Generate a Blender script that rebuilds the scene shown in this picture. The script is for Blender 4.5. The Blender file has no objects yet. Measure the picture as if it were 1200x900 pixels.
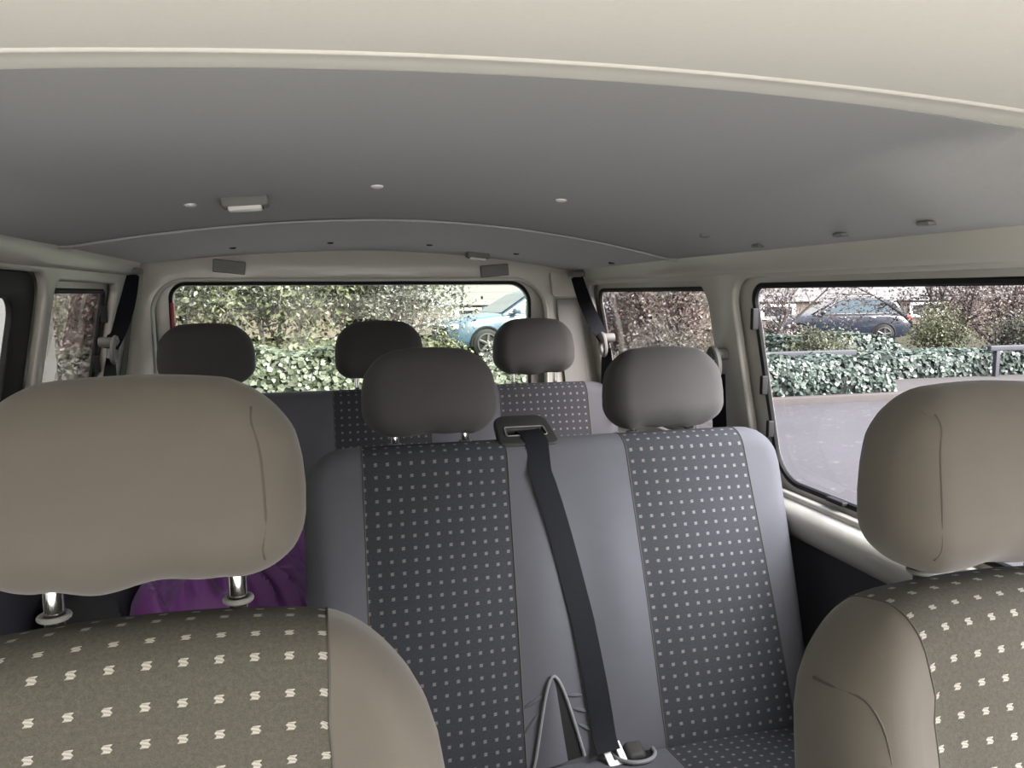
import bpy, bmesh, math, random
from mathutils import Vector, Matrix, noise
random.seed(7)
S = bpy.context.scene
COL = S.collection
R = math.radians

# ---------------------------------------------------------------- helpers
ORG = {}
def tag(o, label=None, cat=None, group=None, kind=None):
    if label: o['label'] = label
    if cat: o['category'] = cat
    if group: o['group'] = group
    if kind: o['kind'] = kind
    return o

def empty(name, loc, label=None, cat=None, group=None, kind=None):
    o = bpy.data.objects.new(name, None); COL.objects.link(o)
    o.location = loc; o.empty_display_size = .1
    ORG[o] = Vector(loc)
    return tag(o, label, cat, group, kind)

class MB:
    """collects world-space geometry for ONE mesh object"""
    def __init__(s): s.v = []; s.f = []; s.m = []; s.uv = []
    def add(s, vs, fs, mi=0, uvs=None):
        b = len(s.v); s.v += [tuple(p) for p in vs]
        for k, f in enumerate(fs):
            s.f.append(tuple(i + b for i in f)); s.m.append(mi)
            s.uv.append([uvs[i] for i in f] if uvs else [(0, 0)] * len(f))
        return s
    def build(s, name, mats, parent=None, angle=40, origin=None):
        me = bpy.data.meshes.new(name)
        if parent is not None: org = ORG[parent]
        elif origin is not None: org = Vector(origin)
        else:
            xs = [p[0] for p in s.v]; ys = [p[1] for p in s.v]; zs = [p[2] for p in s.v]
            org = Vector(((min(xs)+max(xs))/2, (min(ys)+max(ys))/2, min(zs)))
        me.from_pydata([(p[0]-org.x, p[1]-org.y, p[2]-org.z) for p in s.v], [], s.f)
        uvl = me.uv_layers.new(name='UVMap')
        flat = [c for f in s.uv for uv in f for c in uv]
        uvl.data.foreach_set('uv', flat)
        if not isinstance(mats, (list, tuple)): mats = [mats]
        for m in mats: me.materials.append(m)
        me.polygons.foreach_set('material_index', s.m)
        me.polygons.foreach_set('use_smooth', [True]*len(s.f))
        me.validate(); me.update()
        me.set_sharp_from_angle(angle=R(angle))
        o = bpy.data.objects.new(name, me); COL.objects.link(o)
        if parent is not None: o.parent = parent; ORG[o] = org
        else: o.location = org; ORG[o] = org
        return o

def fix_normals(mb):
    bm = bmesh.new()
    vs = [bm.verts.new(p) for p in mb.v]; bm.verts.index_update()
    ok = []
    for i, f in enumerate(mb.f):
        try: fc = bm.faces.new([vs[k] for k in f]); ok.append((i, fc))
        except ValueError: pass
    bmesh.ops.recalc_face_normals(bm, faces=bm.faces[:])
    for i, fc in ok:
        new = [v.index for v in fc.verts]
        old = list(mb.f[i]); uvm = dict(zip(old, mb.uv[i]))
        mb.f[i] = tuple(new); mb.uv[i] = [uvm[k] for k in new]
    bm.free(); return mb

def box(mb, c, s, b=.0, mi=0, M=None):
    """chamfer-rounded box, centre c, full size s, edge radius b"""
    hx, hy, hz = s[0]/2, s[1]/2, s[2]/2
    b = min(b, hx*.98, hy*.98, hz*.98)
    n = 3 if b > 0 else 0
    def ax(h):
        if n == 0: return [-h, h]
        return [-h + b*k/n for k in range(n+1)] + [h - b*(n-k)/n for k in range(n+1)]
    X, Y, Z = ax(hx), ax(hy), ax(hz)
    vs, fs, idx = [], [], {}
    def vert(i, j, k):
        if (i, j, k) in idx: return idx[(i, j, k)]
        p = Vector((X[i], Y[j], Z[k]))
        if b > 0:
            q = Vector((max(-hx+b, min(hx-b, p.x)), max(-hy+b, min(hy-b, p.y)), max(-hz+b, min(hz-b, p.z))))
            d = p - q
            if d.length > 1e-9: p = q + d.normalized()*b
        if M is not None: p = M @ p
        idx[(i, j, k)] = len(vs); vs.append((p.x+c[0], p.y+c[1], p.z+c[2])); return len(vs)-1
    nx, ny, nz = len(X), len(Y), len(Z)
    for i in range(nx-1):
        for j in range(ny-1):
            fs.append((vert(i, j, 0), vert(i, j+1, 0), vert(i+1, j+1, 0), vert(i+1, j, 0)))
            fs.append((vert(i, j, nz-1), vert(i+1, j, nz-1), vert(i+1, j+1, nz-1), vert(i, j+1, nz-1)))
    for i in range(nx-1):
        for k in range(nz-1):
            fs.append((vert(i, 0, k), vert(i+1, 0, k), vert(i+1, 0, k+1), vert(i, 0, k+1)))
            fs.append((vert(i, ny-1, k), vert(i, ny-1, k+1), vert(i+1, ny-1, k+1), vert(i+1, ny-1, k)))
    for j in range(ny-1):
        for k in range(nz-1):
            fs.append((vert(0, j, k), vert(0, j, k+1), vert(0, j+1, k+1), vert(0, j+1, k)))
            fs.append((vert(nx-1, j, k), vert(nx-1, j+1, k), vert(nx-1, j+1, k+1), vert(nx-1, j, k+1)))
    mb.add(vs, fs, mi); return mb

def tube(mb, pts, r, n=8, closed=False, mi=0, caps=True):
    pts = [Vector(p) for p in pts]
    N = len(pts); rs = r if isinstance(r, (list, tuple)) else [r]*N
    prev = None; vs = []; fs = []
    for i in range(N):
        a = pts[(i-1) % N] if (closed or i > 0) else pts[i]
        c = pts[(i+1) % N] if (closed or i < N-1) else pts[i]
        t = (c - a).normalized() if (c-a).length > 1e-9 else Vector((0, 0, 1))
        if prev is None:
            u = t.orthogonal().normalized()
        else:
            u = prev - t*prev.dot(t)
            u = u.normalized() if u.length > 1e-6 else t.orthogonal().normalized()
        prev = u; w = t.cross(u)
        for k in range(n):
            g = 2*math.pi*k/n
            vs.append(pts[i] + (u*math.cos(g) + w*math.sin(g))*rs[i])
    M = N if closed else N-1
    for i in range(M):
        for k in range(n):
            a = i*n+k; b2 = i*n+(k+1) % n; c2 = ((i+1) % N)*n+(k+1) % n; d = ((i+1) % N)*n+k
            fs.append((a, b2, c2, d))
    if not closed and caps:
        fs.append(tuple(range(n-1, -1, -1))); fs.append(tuple((N-1)*n+k for k in range(n)))
    mb.add(vs, fs, mi); return mb

def grid(mb, fn, nu, nv, mi=0, uvfn=None, flip=False):
    vs = []; uvs = []; fs = []
    for i in range(nu+1):
        for j in range(nv+1):
            vs.append(fn(i/nu, j/nv)); uvs.append(uvfn(i/nu, j/nv) if uvfn else (i/nu, j/nv))
    for i in range(nu):
        for j in range(nv):
            a = i*(nv+1)+j; q = (a, a+nv+1, a+nv+2, a+1)
            fs.append(q[::-1] if flip else q)
    mb.add(vs, fs, mi, uvs); return mb

def extrude_profile(mb, prof, path, closed=True, mi=0):
    """prof: list of 2D; path: function (a,b,t) -> 3D at each t in list"""
    fn, ts = path
    n = len(prof); vs = []; fs = []
    for t in ts:
        for a, b in prof: vs.append(fn(a, b, t))
    for i in range(len(ts)-1):
        for k in range(n if closed else n-1):
            fs.append((i*n+k, i*n+(k+1) % n, (i+1)*n+(k+1) % n, (i+1)*n+k))
    if closed:
        fs.append(tuple(range(n-1, -1, -1))); fs.append(tuple((len(ts)-1)*n+k for k in range(n)))
    mb.add(vs, fs, mi); return mb

def rr(a0, a1, b0, b1, r, n=8):
    """rounded rectangle; r one radius or four (a0b0, a1b0, a1b1, a0b1)"""
    rs = r if isinstance(r, (list, tuple)) else [r]*4
    out = []
    for (ca, cb, sa, sb, st, q) in ((a0, b0, 1, 1, 180, rs[0]), (a1, b0, -1, 1, 270, rs[1]), (a1, b1, -1, -1, 0, rs[2]), (a0, b1, 1, -1, 90, rs[3])):
        for k in range(n+1):
            g = R(st + 90*k/n)
            out.append((ca + sa*q + q*math.cos(g), cb + sb*q + q*math.sin(g)))
    return out

def plate2d(outer, holes, thick, bevel):
    """flat plate with holes -> verts (a,b,c) c in [-thick/2,thick/2], faces"""
    cu = bpy.data.curves.new('tmp', 'CURVE'); cu.dimensions = '2D'; cu.fill_mode = 'BOTH'
    cu.extrude = max(.0001, thick/2 - bevel); cu.bevel_depth = bevel; cu.bevel_resolution = 2
    for poly in [outer] + list(holes):
        sp = cu.splines.new('POLY'); sp.points.add(len(poly)-1); sp.use_cyclic_u = True
        for p, q in zip(sp.points, poly): p.co = (q[0], q[1], 0, 1)
    ob = bpy.data.objects.new('tmp', cu); COL.objects.link(ob)
    dg = bpy.context.evaluated_depsgraph_get(); dg.update()
    me = bpy.data.meshes.new_from_object(ob.evaluated_get(dg))
    vs = [tuple(v.co) for v in me.vertices]; fs = [tuple(p.vertices) for p in me.polygons]
    bpy.data.objects.remove(ob); bpy.data.curves.remove(cu); bpy.data.meshes.remove(me)
    # weld
    key = {}; mp = []; nv = []
    for v in vs:
        k = (round(v[0], 5), round(v[1], 5), round(v[2], 5))
        if k not in key: key[k] = len(nv); nv.append(v)
        mp.append(key[k])
    nf = []
    for f in fs:
        g = []
        for i in f:
            if mp[i] not in g: g.append(mp[i])
        if len(g) > 2: nf.append(tuple(g))
    return nv, nf

# ---------------------------------------------------------------- materials
def sl(c):
    return tuple((x/255/12.92 if x/255 <= .04045 else ((x/255+.055)/1.055)**2.4) for x in c) + (1,)
class NT:
    def __init__(s, name):
        s.m = bpy.data.materials.new(name); s.m.use_nodes = True
        s.t = s.m.node_tree; s.t.nodes.clear()
        s.out = s.n('ShaderNodeOutputMaterial')
    def n(s, k, **kw):
        nd = s.t.nodes.new(k)
        for a, b in kw.items():
            if a.startswith('i_'):
                key = a[2:]; key = int(key) if key.isdigit() else key.replace('_', ' ')
                nd.inputs[key].default_value = b
            else: setattr(nd, a, b)
        return nd
    def l(s, a, b): s.t.links.new(a, b)
    def math(s, op, a, b=None, c=None):
        nd = s.n('ShaderNodeMath', operation=op)
        for i, x in enumerate((a, b, c)):
            if x is None: continue
            if isinstance(x, (int, float)): nd.inputs[i].default_value = x
            else: s.l(x, nd.inputs[i])
        return nd.outputs[0]
    def mix(s, f, a, b):
        nd = s.n('ShaderNodeMix', data_type='RGBA')
        for i, x in ((0, f), (6, a), (7, b)):
            if isinstance(x, (int, float, tuple)): nd.inputs[i].default_value = x
            else: s.l(x, nd.inputs[i])
        return nd.outputs[2]

def simple(name, col, rough=.6, metal=0, noise_s=0, noise_a=.0, bump=0, bump_s=None, spec=.5, coat=0, sheen=0):
    t = NT(name)
    p = t.n('ShaderNodeBsdfPrincipled')
    p.inputs['Roughness'].default_value = rough; p.inputs['Metallic'].default_value = metal
    p.inputs['Specular IOR Level'].default_value = spec; p.inputs['Coat Weight'].default_value = coat
    if sheen: p.inputs['Sheen Weight'].default_value = sheen; p.inputs['Sheen Roughness'].default_value = .5
    t.l(p.outputs[0], t.out.inputs[0])
    tc = t.n('ShaderNodeTexCoord')
    if noise_s:
        nz = t.n('ShaderNodeTexNoise', i_Scale=noise_s, i_Detail=4.0); t.l(tc.outputs['Object'], nz.inputs['Vector'])
        f = t.math('MULTIPLY_ADD', nz.outputs[0], 2*noise_a, 1-noise_a)
        mx = t.n('ShaderNodeVectorMath', operation='SCALE'); mx.inputs[0].default_value = col[:3]; t.l(f, mx.inputs['Scale'])
        t.l(mx.outputs[0], p.inputs['Base Color'])
    else: p.inputs['Base Color'].default_value = col
    if bump:
        nb = t.n('ShaderNodeTexNoise', i_Scale=bump_s or 400., i_Detail=2.0); t.l(tc.outputs['Object'], nb.inputs['Vector'])
        b = t.n('ShaderNodeBump', i_Strength=bump, i_Distance=.001); t.l(nb.outputs[0], b.inputs['Height']); t.l(b.outputs[0], p.inputs['Normal'])
    return t.m

def weave(name, col, dot, pitch=.0268, size=.29):
    t = NT(name); p = t.n('ShaderNodeBsdfPrincipled', i_Roughness=.9)
    p.inputs['Specular IOR Level'].default_value = .2
    t.l(p.outputs[0], t.out.inputs[0])
    uv = t.n('ShaderNodeTexCoord'); sp = t.n('ShaderNodeSeparateXYZ'); t.l(uv.outputs['UV'], sp.inputs[0])
    fx = t.math('FRACT', t.math('DIVIDE', sp.outputs[0], pitch)); fy = t.math('FRACT', t.math('DIVIDE', sp.outputs[1], pitch))
    ax = t.math('SUBTRACT', fx, .5); ay = t.math('SUBTRACT', fy, .5)
    # zigzag outline of the woven square
    zig = t.math('MULTIPLY', t.math('SINE', t.math('MULTIPLY', ay, 42.)), .028)
    mx = t.math('LESS_THAN', t.math('ABSOLUTE', t.math('ADD', ax, zig)), size/2)
    my = t.math('LESS_THAN', t.math('ABSOLUTE', ay), size/2)
    m = t.math('MULTIPLY', mx, my)
    stripe = t.math('MULTIPLY_ADD', t.math('SINE', t.math('MULTIPLY', t.math('ADD', ay, t.math('MULTIPLY', ax, .25)), 62.)), .18, .82)
    n1 = t.n('ShaderNodeTexNoise', i_Scale=900., i_Detail=2.); t.l(uv.outputs['UV'], n1.inputs['Vector'])
    n2 = t.n('ShaderNodeTexNoise', i_Scale=260., i_Detail=3.); t.l(uv.outputs['UV'], n2.inputs['Vector'])
    g = t.math('ADD', t.math('MULTIPLY', n1.outputs[0], .9), t.math('MULTIPLY', n2.outputs[0], .7))
    g = t.math('ADD', g, .2)
    base = t.n('ShaderNodeVectorMath', operation='SCALE'); base.inputs[0].default_value = col[:3]; t.l(g, base.inputs['Scale'])
    dv = t.n('ShaderNodeVectorMath', operation='SCALE'); dv.inputs[0].default_value = dot[:3]; t.l(stripe, dv.inputs['Scale'])
    t.l(t.mix(m, base.outputs[0], dv.outputs[0]), p.inputs['Base Color'])
    b = t.n('ShaderNodeBump', i_Strength=.35, i_Distance=.0006); t.l(t.math('ADD', n1.outputs[0], t.math('MULTIPLY', m, .4)), b.inputs['Height']); t.l(b.outputs[0], p.inputs['Normal'])
    return t.m

def glass(name, tint, refl=1.0):
    t = NT(name)
    tr = t.n('ShaderNodeBsdfTransparent', i_Color=tint); gl = t.n('ShaderNodeBsdfGlossy', i_Roughness=.02)
    ge = t.n('ShaderNodeNewGeometry'); dp = t.n('ShaderNodeVectorMath', operation='DOT_PRODUCT'); mx = t.n('ShaderNodeMixShader')
    t.l(ge.outputs['Incoming'], dp.inputs[0]); t.l(ge.outputs['Normal'], dp.inputs[1])
    c = t.math('ABSOLUTE', dp.outputs['Value'])
    fr = t.math('MULTIPLY_ADD', t.math('POWER', t.math('SUBTRACT', 1., c), 5.), .8*refl, .035*refl)
    t.l(fr, mx.inputs[0]); t.l(tr.outputs[0], mx.inputs[1]); t.l(gl.outputs[0], mx.inputs[2]); t.l(mx.outputs[0], t.out.inputs[0])
    return t.m

def leafmat(name, cols, rough=.55, scale=1.5, trans=.25):
    t = NT(name); p = t.n('ShaderNodeBsdfPrincipled', i_Roughness=rough)
    uv = t.n('ShaderNodeTexCoord'); sp = t.n('ShaderNodeSeparateXYZ'); t.l(uv.outputs['UV'], sp.inputs[0])
    cr = t.n('ShaderNodeValToRGB'); cr.color_ramp.interpolation = 'LINEAR'
    el = cr.color_ramp.elements
    while len(el) < len(cols): el.new(.5)
    for i, c in enumerate(cols): el[i].position = i/(len(cols)-1); el[i].color = c
    t.l(sp.outputs[0], cr.inputs[0]); t.l(cr.outputs[0], p.inputs['Base Color'])
    tl = t.n('ShaderNodeBsdfTranslucent'); t.l(cr.outputs[0], tl.inputs[0])
    mx = t.n('ShaderNodeMixShader', i_0=trans); t.l(p.outputs[0], mx.inputs[1]); t.l(tl.outputs[0], mx.inputs[2]); t.l(mx.outputs[0], t.out.inputs[0])
    return t.m

def lin(r, g, b): return (r, g, b, 1)
M = {}
M['plain'] = simple('cover_fabric', lin(.085, .077, .066), .85, noise_s=30, noise_a=.04, bump=.12, bump_s=900, spec=.2, sheen=.15)
M['grey'] = simple('bench_cover_fabric', lin(.074, .077, .088), .85, noise_s=30, noise_a=.05, bump=.12, bump_s=900, spec=.15, sheen=.03)
M['headcover'] = simple('headrest_cover_fabric', lin(.056, .0545, .054), .85, noise_s=30, noise_a=.05, bump=.12, bump_s=900, spec=.2, sheen=.08)
M['dots'] = weave('woven_dot_fabric', lin(.056, .053, .044), lin(.29, .28, .25), size=.235)
M['dots2'] = weave('bench_woven_dot_fabric', lin(.029, .031, .036), lin(.15, .15, .155), pitch=.0230, size=.27)
M['seam'] = simple('seam_thread', lin(.05, .045, .04), .9)
M['piping'] = simple('piping_cord', lin(.15, .155, .165), .7)
M['headgrey'] = simple('headliner_board', lin(.355, .36, .365), .75, noise_s=140, noise_a=.05, spec=.35)
M['headrear_lit'] = simple('rear_headliner_lit', lin(.52, .52, .53), .75, noise_s=140, noise_a=.05, spec=.3)  # paler grey carries the rear-window light this angled panel would catch
M['headcream'] = simple('cab_headliner_board', lin(.75, .74, .685), .8, noise_s=140, noise_a=.03, spec=.3)
M['paint'] = simple('cream_body_paint', lin(.46, .452, .41), .28, noise_s=3, noise_a=.03, spec=.5, coat=.25)
M['dark'] = simple('charcoal_trim_plastic', lin(.035, .036, .045), .6, noise_s=60, noise_a=.1)
M['rubber'] = simple('black_rubber', lin(.008, .008, .008), .6, spec=.3)
M['gplast'] = simple('grey_plastic', lin(.17, .17, .162), .6, noise_s=50, noise_a=.05)
M['gplast2'] = simple('dark_grey_plastic', lin(.028, .029, .027), .6, spec=.25)
M['belt'] = simple('belt_webbing', lin(.009, .010, .013), .75, noise_s=90, noise_a=.15, bump=.3, bump_s=700, spec=.12)
M['chrome'] = simple('chrome', lin(.86, .86, .84), .12, metal=1)
M['white'] = simple('white_plastic', lin(.75, .75, .74), .4)
M['lens'] = simple('lamp_lens', lin(.75, .75, .72), .2)
M['purple'] = simple('purple_nylon', lin(.11, .021, .145), .6, noise_s=12, noise_a=.12, sheen=.15)
M['black'] = simple('black_cloth', lin(.012, .012, .015), .8)
M['floor'] = simple('floor_rubber', lin(.05, .05, .05), .8)
M['bounce_dash'] = simple('light_bounce_dash', lin(.80, .785, .75), .7)  # unseen; paler than a real dashboard, to bounce light onto the ceiling
M['bounce_bonnet'] = simple('light_bounce_bonnet', lin(.80, .79, .77), .4)  # unseen hood, added white to bounce sun up to the headliner
M['bounce_ground'] = simple('light_bounce_ground', lin(.60, .58, .55), .9, noise_s=1.5, noise_a=.1)  # unseen ground patch, added pale so it bounces light into the cab
M['red'] = simple('tail_lamp_red', lin(.30, .03, .02), .3)
M['glass_rear'] = glass('rear_glass', lin(.88, .92, .88), .8)
M['glass_side'] = glass('side_glass', lin(.86, .86, .89), .8)
M['glass_quarter'] = glass('quarter_glass', lin(.78, .755, .765), 1.8)

# ---------------------------------------------------------------- camera
cam = bpy.data.cameras.new('camera'); co = bpy.data.objects.new('camera', cam); COL.objects.link(co)
co.location = (-.17, 0, 1.8)
th, ph, ro = R(14.2), R(6.8), R(-.4)
fw = Vector((math.sin(th)*math.cos(ph), math.cos(th)*math.cos(ph), -math.sin(ph)))
rt = Vector((math.cos(th), -math.sin(th), 0)); up = rt.cross(fw)
rt2 = rt*math.cos(ro) + up*math.sin(ro); up2 = -rt*math.sin(ro) + up*math.cos(ro)
co.matrix_world = Matrix((( rt2.x, up2.x, -fw.x, -.17), (rt2.y, up2.y, -fw.y, 0), (rt2.z, up2.z, -fw.z, 1.8), (0, 0, 0, 1)))
cam.sensor_width = 36; cam.sensor_fit = 'HORIZONTAL'; cam.lens = 36*900/1200; cam.clip_start = .02; cam.clip_end = 400
S.camera = co

# ================================================================ VAN SHELL
XC = .02
def wx(side, z):                      # inner face of the side wall at height z
    x = .755 + (1.81 - z)*.193
    return XC + side*x
def zwall(side): return 1.884 if side > 0 else 1.906

def ceil_z(x, y):
    s = max(-1.0, min(1.0, (x - XC)/.705)); side = 1 if s > 0 else -1
    k2 = max(0, (y - 1.85)/.85)
    ze = zwall(side) - .006*k2
    zr = 1.974 - .030*k2; zr = zr - (zr - ze)*abs(s)**1.9
    zf = 2.022 - .075*(x - .12)**2
    s0 = .965 - .135*max(0, min(1, (y - .80)/.15))
    e = max(0, (abs(s) - s0)/(1 - s0)); zf -= (zf - ze)*min(1, e)**1.35
    k = max(0, min(1, (y - .75)/1.10)); k = k*k*(3-2*k)*.5 + k*.5
    return zf*(1-k) + zr*k

def roof_sheet(name, y0, y1, mat, drop=0, th=.03, ny=24):
    mb = MB(); nx = 96
    for dz, fl in ((-drop, True), (th, False)):
        grid(mb, lambda a, b: ((lambda x, y: (x, y, ceil_z(x, y) + dz))(XC - .80 + 1.60*a, y0 + (y1-y0)*b)), nx, ny, flip=not fl)
    # closing edges
    vs = []; fs = []
    for yy in (y0, y1):
        b = len(vs)
        for i in range(nx+1):
            x = XC - .80 + 1.60*i/nx
            vs += [(x, yy, ceil_z(x, yy) - drop), (x, yy, ceil_z(x, yy) + th)]
        for i in range(nx): fs.append((b+2*i, b+2*i+2, b+2*i+3, b+2*i+1))
    mb.add(vs, fs)
    return mb
ceil = roof_sheet('ceiling', .792, 1.855, M['headgrey']).build('ceiling', M['headgrey'], origin=(XC, .79, 1.9)); tag(ceil, kind='structure', label='grey main headliner board over the passenger seats', cat='ceiling')
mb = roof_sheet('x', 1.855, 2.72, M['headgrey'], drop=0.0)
rp = mb.build('rear_panel', M['headrear_lit'], ceil); tag(rp, 'grey rear roof panel with window light put into its colour')
# raised seam across the roof
mb = MB()
grid(mb, lambda a, b: (lambda x, g: (x, 1.855 + .007*math.cos(g), ceil_z(x, 1.85) - .001 - .006*math.sin(g)))(XC - .77 + 1.54*a, math.pi*b), 40, 6)
mb.build('seam_strip', M['headgrey'], ceil)
mb = MB()
grid(mb, lambda a, b: (XC - .77 + 1.54*a, 1.8445 + .004*b, ceil_z(XC - .77 + 1.54*a, 1.846) - .0012), 40, 1)
mb.build('seam_gap', M['rubber'], ceil)
# cab headliner with rolled rear edge
mb = MB()
def cab_z(x, y): 
    return ceil_z(x, .75) - .002 - (.75 - y)*.055 - max(0, (.0 - y))*.12
grid(mb, lambda a, b: (lambda x, y: (x, y, cab_z(x, y)))(XC - .80 + 1.6*a, -.40 + 1.125*b), 96, 24)
grid(mb, lambda a, b: (lambda x, y: (x, y, cab_z(x, y) + .04))(XC - .80 + 1.6*a, -.40 + 1.125*b), 96, 24, flip=True)
lipp = [(.725, 0), (.728, -.0015), (.731, -.0020), (.734, -.0015), (.738, .0), (.760, .0005), (.785, .001), (.798, .003), (.804, .008), (.805, .022)]
grid(mb, lambda a, b: (lambda x, q: (x, q[0], cab_z(x, .725) + q[1]))(XC - .80 + 1.6*a, lipp[round(b*(len(lipp)-1))]), 96, len(lipp)-1)
cabh = fix_normals(mb).build('ceiling_cab', M['headcream'], origin=(XC, 0, 1.95)); tag(cabh, 'pale cream cab headliner with a rolled rear edge', 'ceiling', kind='structure')

# ---- side walls
def side_map(side, off):              # plate (a=Y, b=Z, c) -> world; off: outward offset of plate centre
    return lambda a, b, c: (wx(side, b) + side*(off + c), a, b)
def put_plate(mb, outer, holes, thick, bevel, fn, mi=0):
    vs, fs = plate2d(outer, holes, thick, bevel)
    mb.add([fn(*v) for v in vs], fs, mi)
def ring_tube(mb, poly, fn, r, c=0, n=8, mi=0):
    tube(mb, [fn(a, b, c) for a, b in poly], r, n=n, closed=True, mi=mi)

WIN = {  # side: list of (name, y0,y1,z0,z1,r, inner margins(l,r,b,t), glass)
    1: [('cab', -.42, .44, 1.36, 1.80, .06), ('mid', .60, 1.592, 1.352, 1.812, [.05, .075, .04, .05]), ('quarter', 1.765, 2.60, 1.40, 1.806, [.05, .05, .05, .02])],
    -1: [('cab', -.42, .44, 1.36, 1.80, .06), ('mid', .60, 1.875, 1.352, 1.845, [.06, .06, .06, .06]), ('quarter', 1.955, 2.47, 1.40, 1.812, [.03, .04, .02, .02])],
}
wn = 1
for side, nm in ((1, 'right'), (-1, 'left')):
    zt = zwall(side) + .03
    holes = [rr(w[1], w[2], w[3], w[4], w[5]) for w in WIN[side]]
    mb = MB(); put_plate(mb, [(-.75, 1.24), (2.74, 1.24), (2.74, zt), (-.75, zt)], holes, .012, .0015, side_map(side, .036))
    wall = fix_normals(mb).build('wall_'+nm, M['paint'], origin=(XC+side*.85, 1, 1.3), angle=30)
    tag(wall, 'cream painted %s side wall of the van with window openings' % nm, 'wall', kind='structure')
    # inner skin with larger openings
    ih = []
    for w in WIN[side]:
        if w[0] == 'mid' and side > 0: ih.append(rr(w[1]-.04, w[2]+.055, w[3]-.022, w[4]+.024, .075))
        elif w[0] == 'mid': ih.append(rr(w[1]-.04, w[2]+.015, w[3]-.02, w[4]+.012, .07))
        elif w[0] == 'quarter' and side > 0: ih.append(rr(w[1]-.012, w[2]+.02, w[3]-.03, w[4]+.026, [.05, .05, .05, .07]))
        elif w[0] == 'quarter': ih.append(rr(w[1]-.03, w[2]+.02, w[3]-.03, w[4]+.028, .04))
        else: ih.append(rr(w[1]-.02, w[2]+.03, w[3]-.02, w[4]+.02, .08))
    mb = MB(); put_plate(mb, [(-.75, 1.285), (2.68, 1.285), (2.68, zt), (-.75, zt)], ih, .022, .007, side_map(side, .011))
    fix_normals(mb).build('inner_frame', M['paint'], wall, angle=50)
    # roof rail strip under headliner and pillar rib
    mb = MB()
    prof = [(.0, -.034), (-.009, -.032), (-.014, -.024), (-.016, -.004), (-.018, .012), (-.014, .03), (.01, .03)]
    extrude_profile(mb, [(side*p[0], p[1]) for p in prof], (lambda a, b, t: (wx(side, zwall(side)-.012+b)+a, t, zwall(side)-.012+b), [-.75 + 3.41*k/20 for k in range(21)]))
    fix_normals(mb).build('roof_rail', M['paint'], wall)
    # sill rail
    mb = MB()
    prof = [(.874, 1.328), (.850, 1.325), (.828, 1.319), (.815, 1.307), (.812, 1.29), (.818, 1.268), (.828, 1.253), (.838, 1.247), (.90, 1.247), (.90, 1.328)]
    extrude_profile(mb, prof, (lambda a, b, t: (XC + side*a, t, b), [-.75 + 3.45*k/12 for k in range(13)]))
    fix_normals(mb).build('sill_rail', M['paint'], wall, angle=60)
    mb = MB()
    box(mb, (XC+side*.868, .95, .875), (.03, 3.5, .75), .004)
    fix_normals(mb).build('lower_panel', M['dark'], wall)
    if side > 0:
        mb = MB()
        for (yy, zz) in ((1.735, 1.852), (1.60, 1.856)):
            tube(mb, [(wx(1, zz)-.0015, yy, zz), (wx(1, zz)+.004, yy, zz)], .0042, 10)
        mb.build('bolt_hole', M['rubber'], wall)
    for w in WIN[side]:
        poly = rr(w[1], w[2], w[3], w[4], w[5])
        mbs = MB(); ring_tube(mbs, poly, side_map(side, .033), .0075)
        if side < 0 and w[0] == 'mid':
            inner = rr(w[1]+.08, w[2]-.105, w[3]+.06, w[4]-.045, .05)
            put_plate(mbs, rr(w[1]-.002, w[2]+.002, w[3]-.002, w[4]+.002, w[5]), [inner], .014, .004, side_map(side, .03))
        wo = fix_normals(mbs).build('window_%d' % wn, M['rubber'], origin=(wx(side, 1.37), (w[1]+w[2])/2, 1.37)); wn += 1
        tag(wo, {'cab': '%s cab door window with black rubber seal' , 'mid': '%s middle passenger window with black seal', 'quarter': '%s rear quarter window with black seal'}[w[0]] % nm, 'window', kind='structure')
        mbp = MB(); vs, fs = plate2d(poly, [], .004, .0008)
        mbp.add([side_map(side, .040)(*v) for v in vs], fs)
        fix_normals(mbp).build('pane', M['glass_quarter'] if w[0] == 'quarter' else M['glass_side'], wo)
        # dark retaining clips on the seal
        if w[0] == 'mid' and side > 0:
            for (yy, zz, dy, dz) in ((w[2]-.003, 1.735, .012, .05), (w[2]-.003, 1.58, .012, .045), (w[2]-.003, 1.475, .012, .04), (1.37, w[3]+.003, .055, .010), (1.05, w[3]+.003, .055, .010)):
                m2 = MB(); x = wx(side, zz)
                box(m2, (x+.022, yy, zz), (.016, dy, dz), .003); m2.build('clip', M['rubber'], wo)
        if w[0] == 'quarter' and side < 0:
            for (yy, zz) in ((w[2]-.004, 1.745), (w[2]-.004, 1.60)):
                m2 = MB(); box(m2, (wx(side, zz)-.022, yy, zz), (.016, .014, .05), .003); m2.build('clip', M['rubber'], wo)

# ---- rear body frame, tailgate and rear window
def rear_map(yy): return lambda a, b, c: (a, yy + c, b)
YB, YT = 2.685, 2.755
def zt_rear(x): return ceil_z(x, 2.70) + .03
ZB = .60
outer = [(XC-.93, ZB), (XC+.93, ZB)] + [(XC+.93-.20*k/4, 1.30+.62*k/4) for k in range(5)] + [(XC+.72-1.44*k/20, zt_rear(XC+.72-1.44*k/20)) for k in range(21)] + [(XC-.73-.20*(4-k)/4*0-.20*k/4, 1.92-.62*k/4) for k in range(5)]
hole_body = rr(-.688, .650, .95, 1.856, [.05, .05, .135, .115], 10)
mb = MB(); put_plate(mb, outer, [hole_body], .035, .011, rear_map(YB+.0175))
wallr = fix_normals(mb).build('wall_rear', M['paint'], origin=(XC, YB, .6), angle=50)
tag(wallr, 'cream painted rear body frame around the tailgate', 'wall', kind='structure')
mb = MB(); ring_tube(mb, rr(-.689, .655, .94, 1.858, [.05, .05, .135, .115], 10), rear_map(YT-.020), .008, n=8)
mb.build('opening_seal', M['rubber'], wallr)
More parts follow.
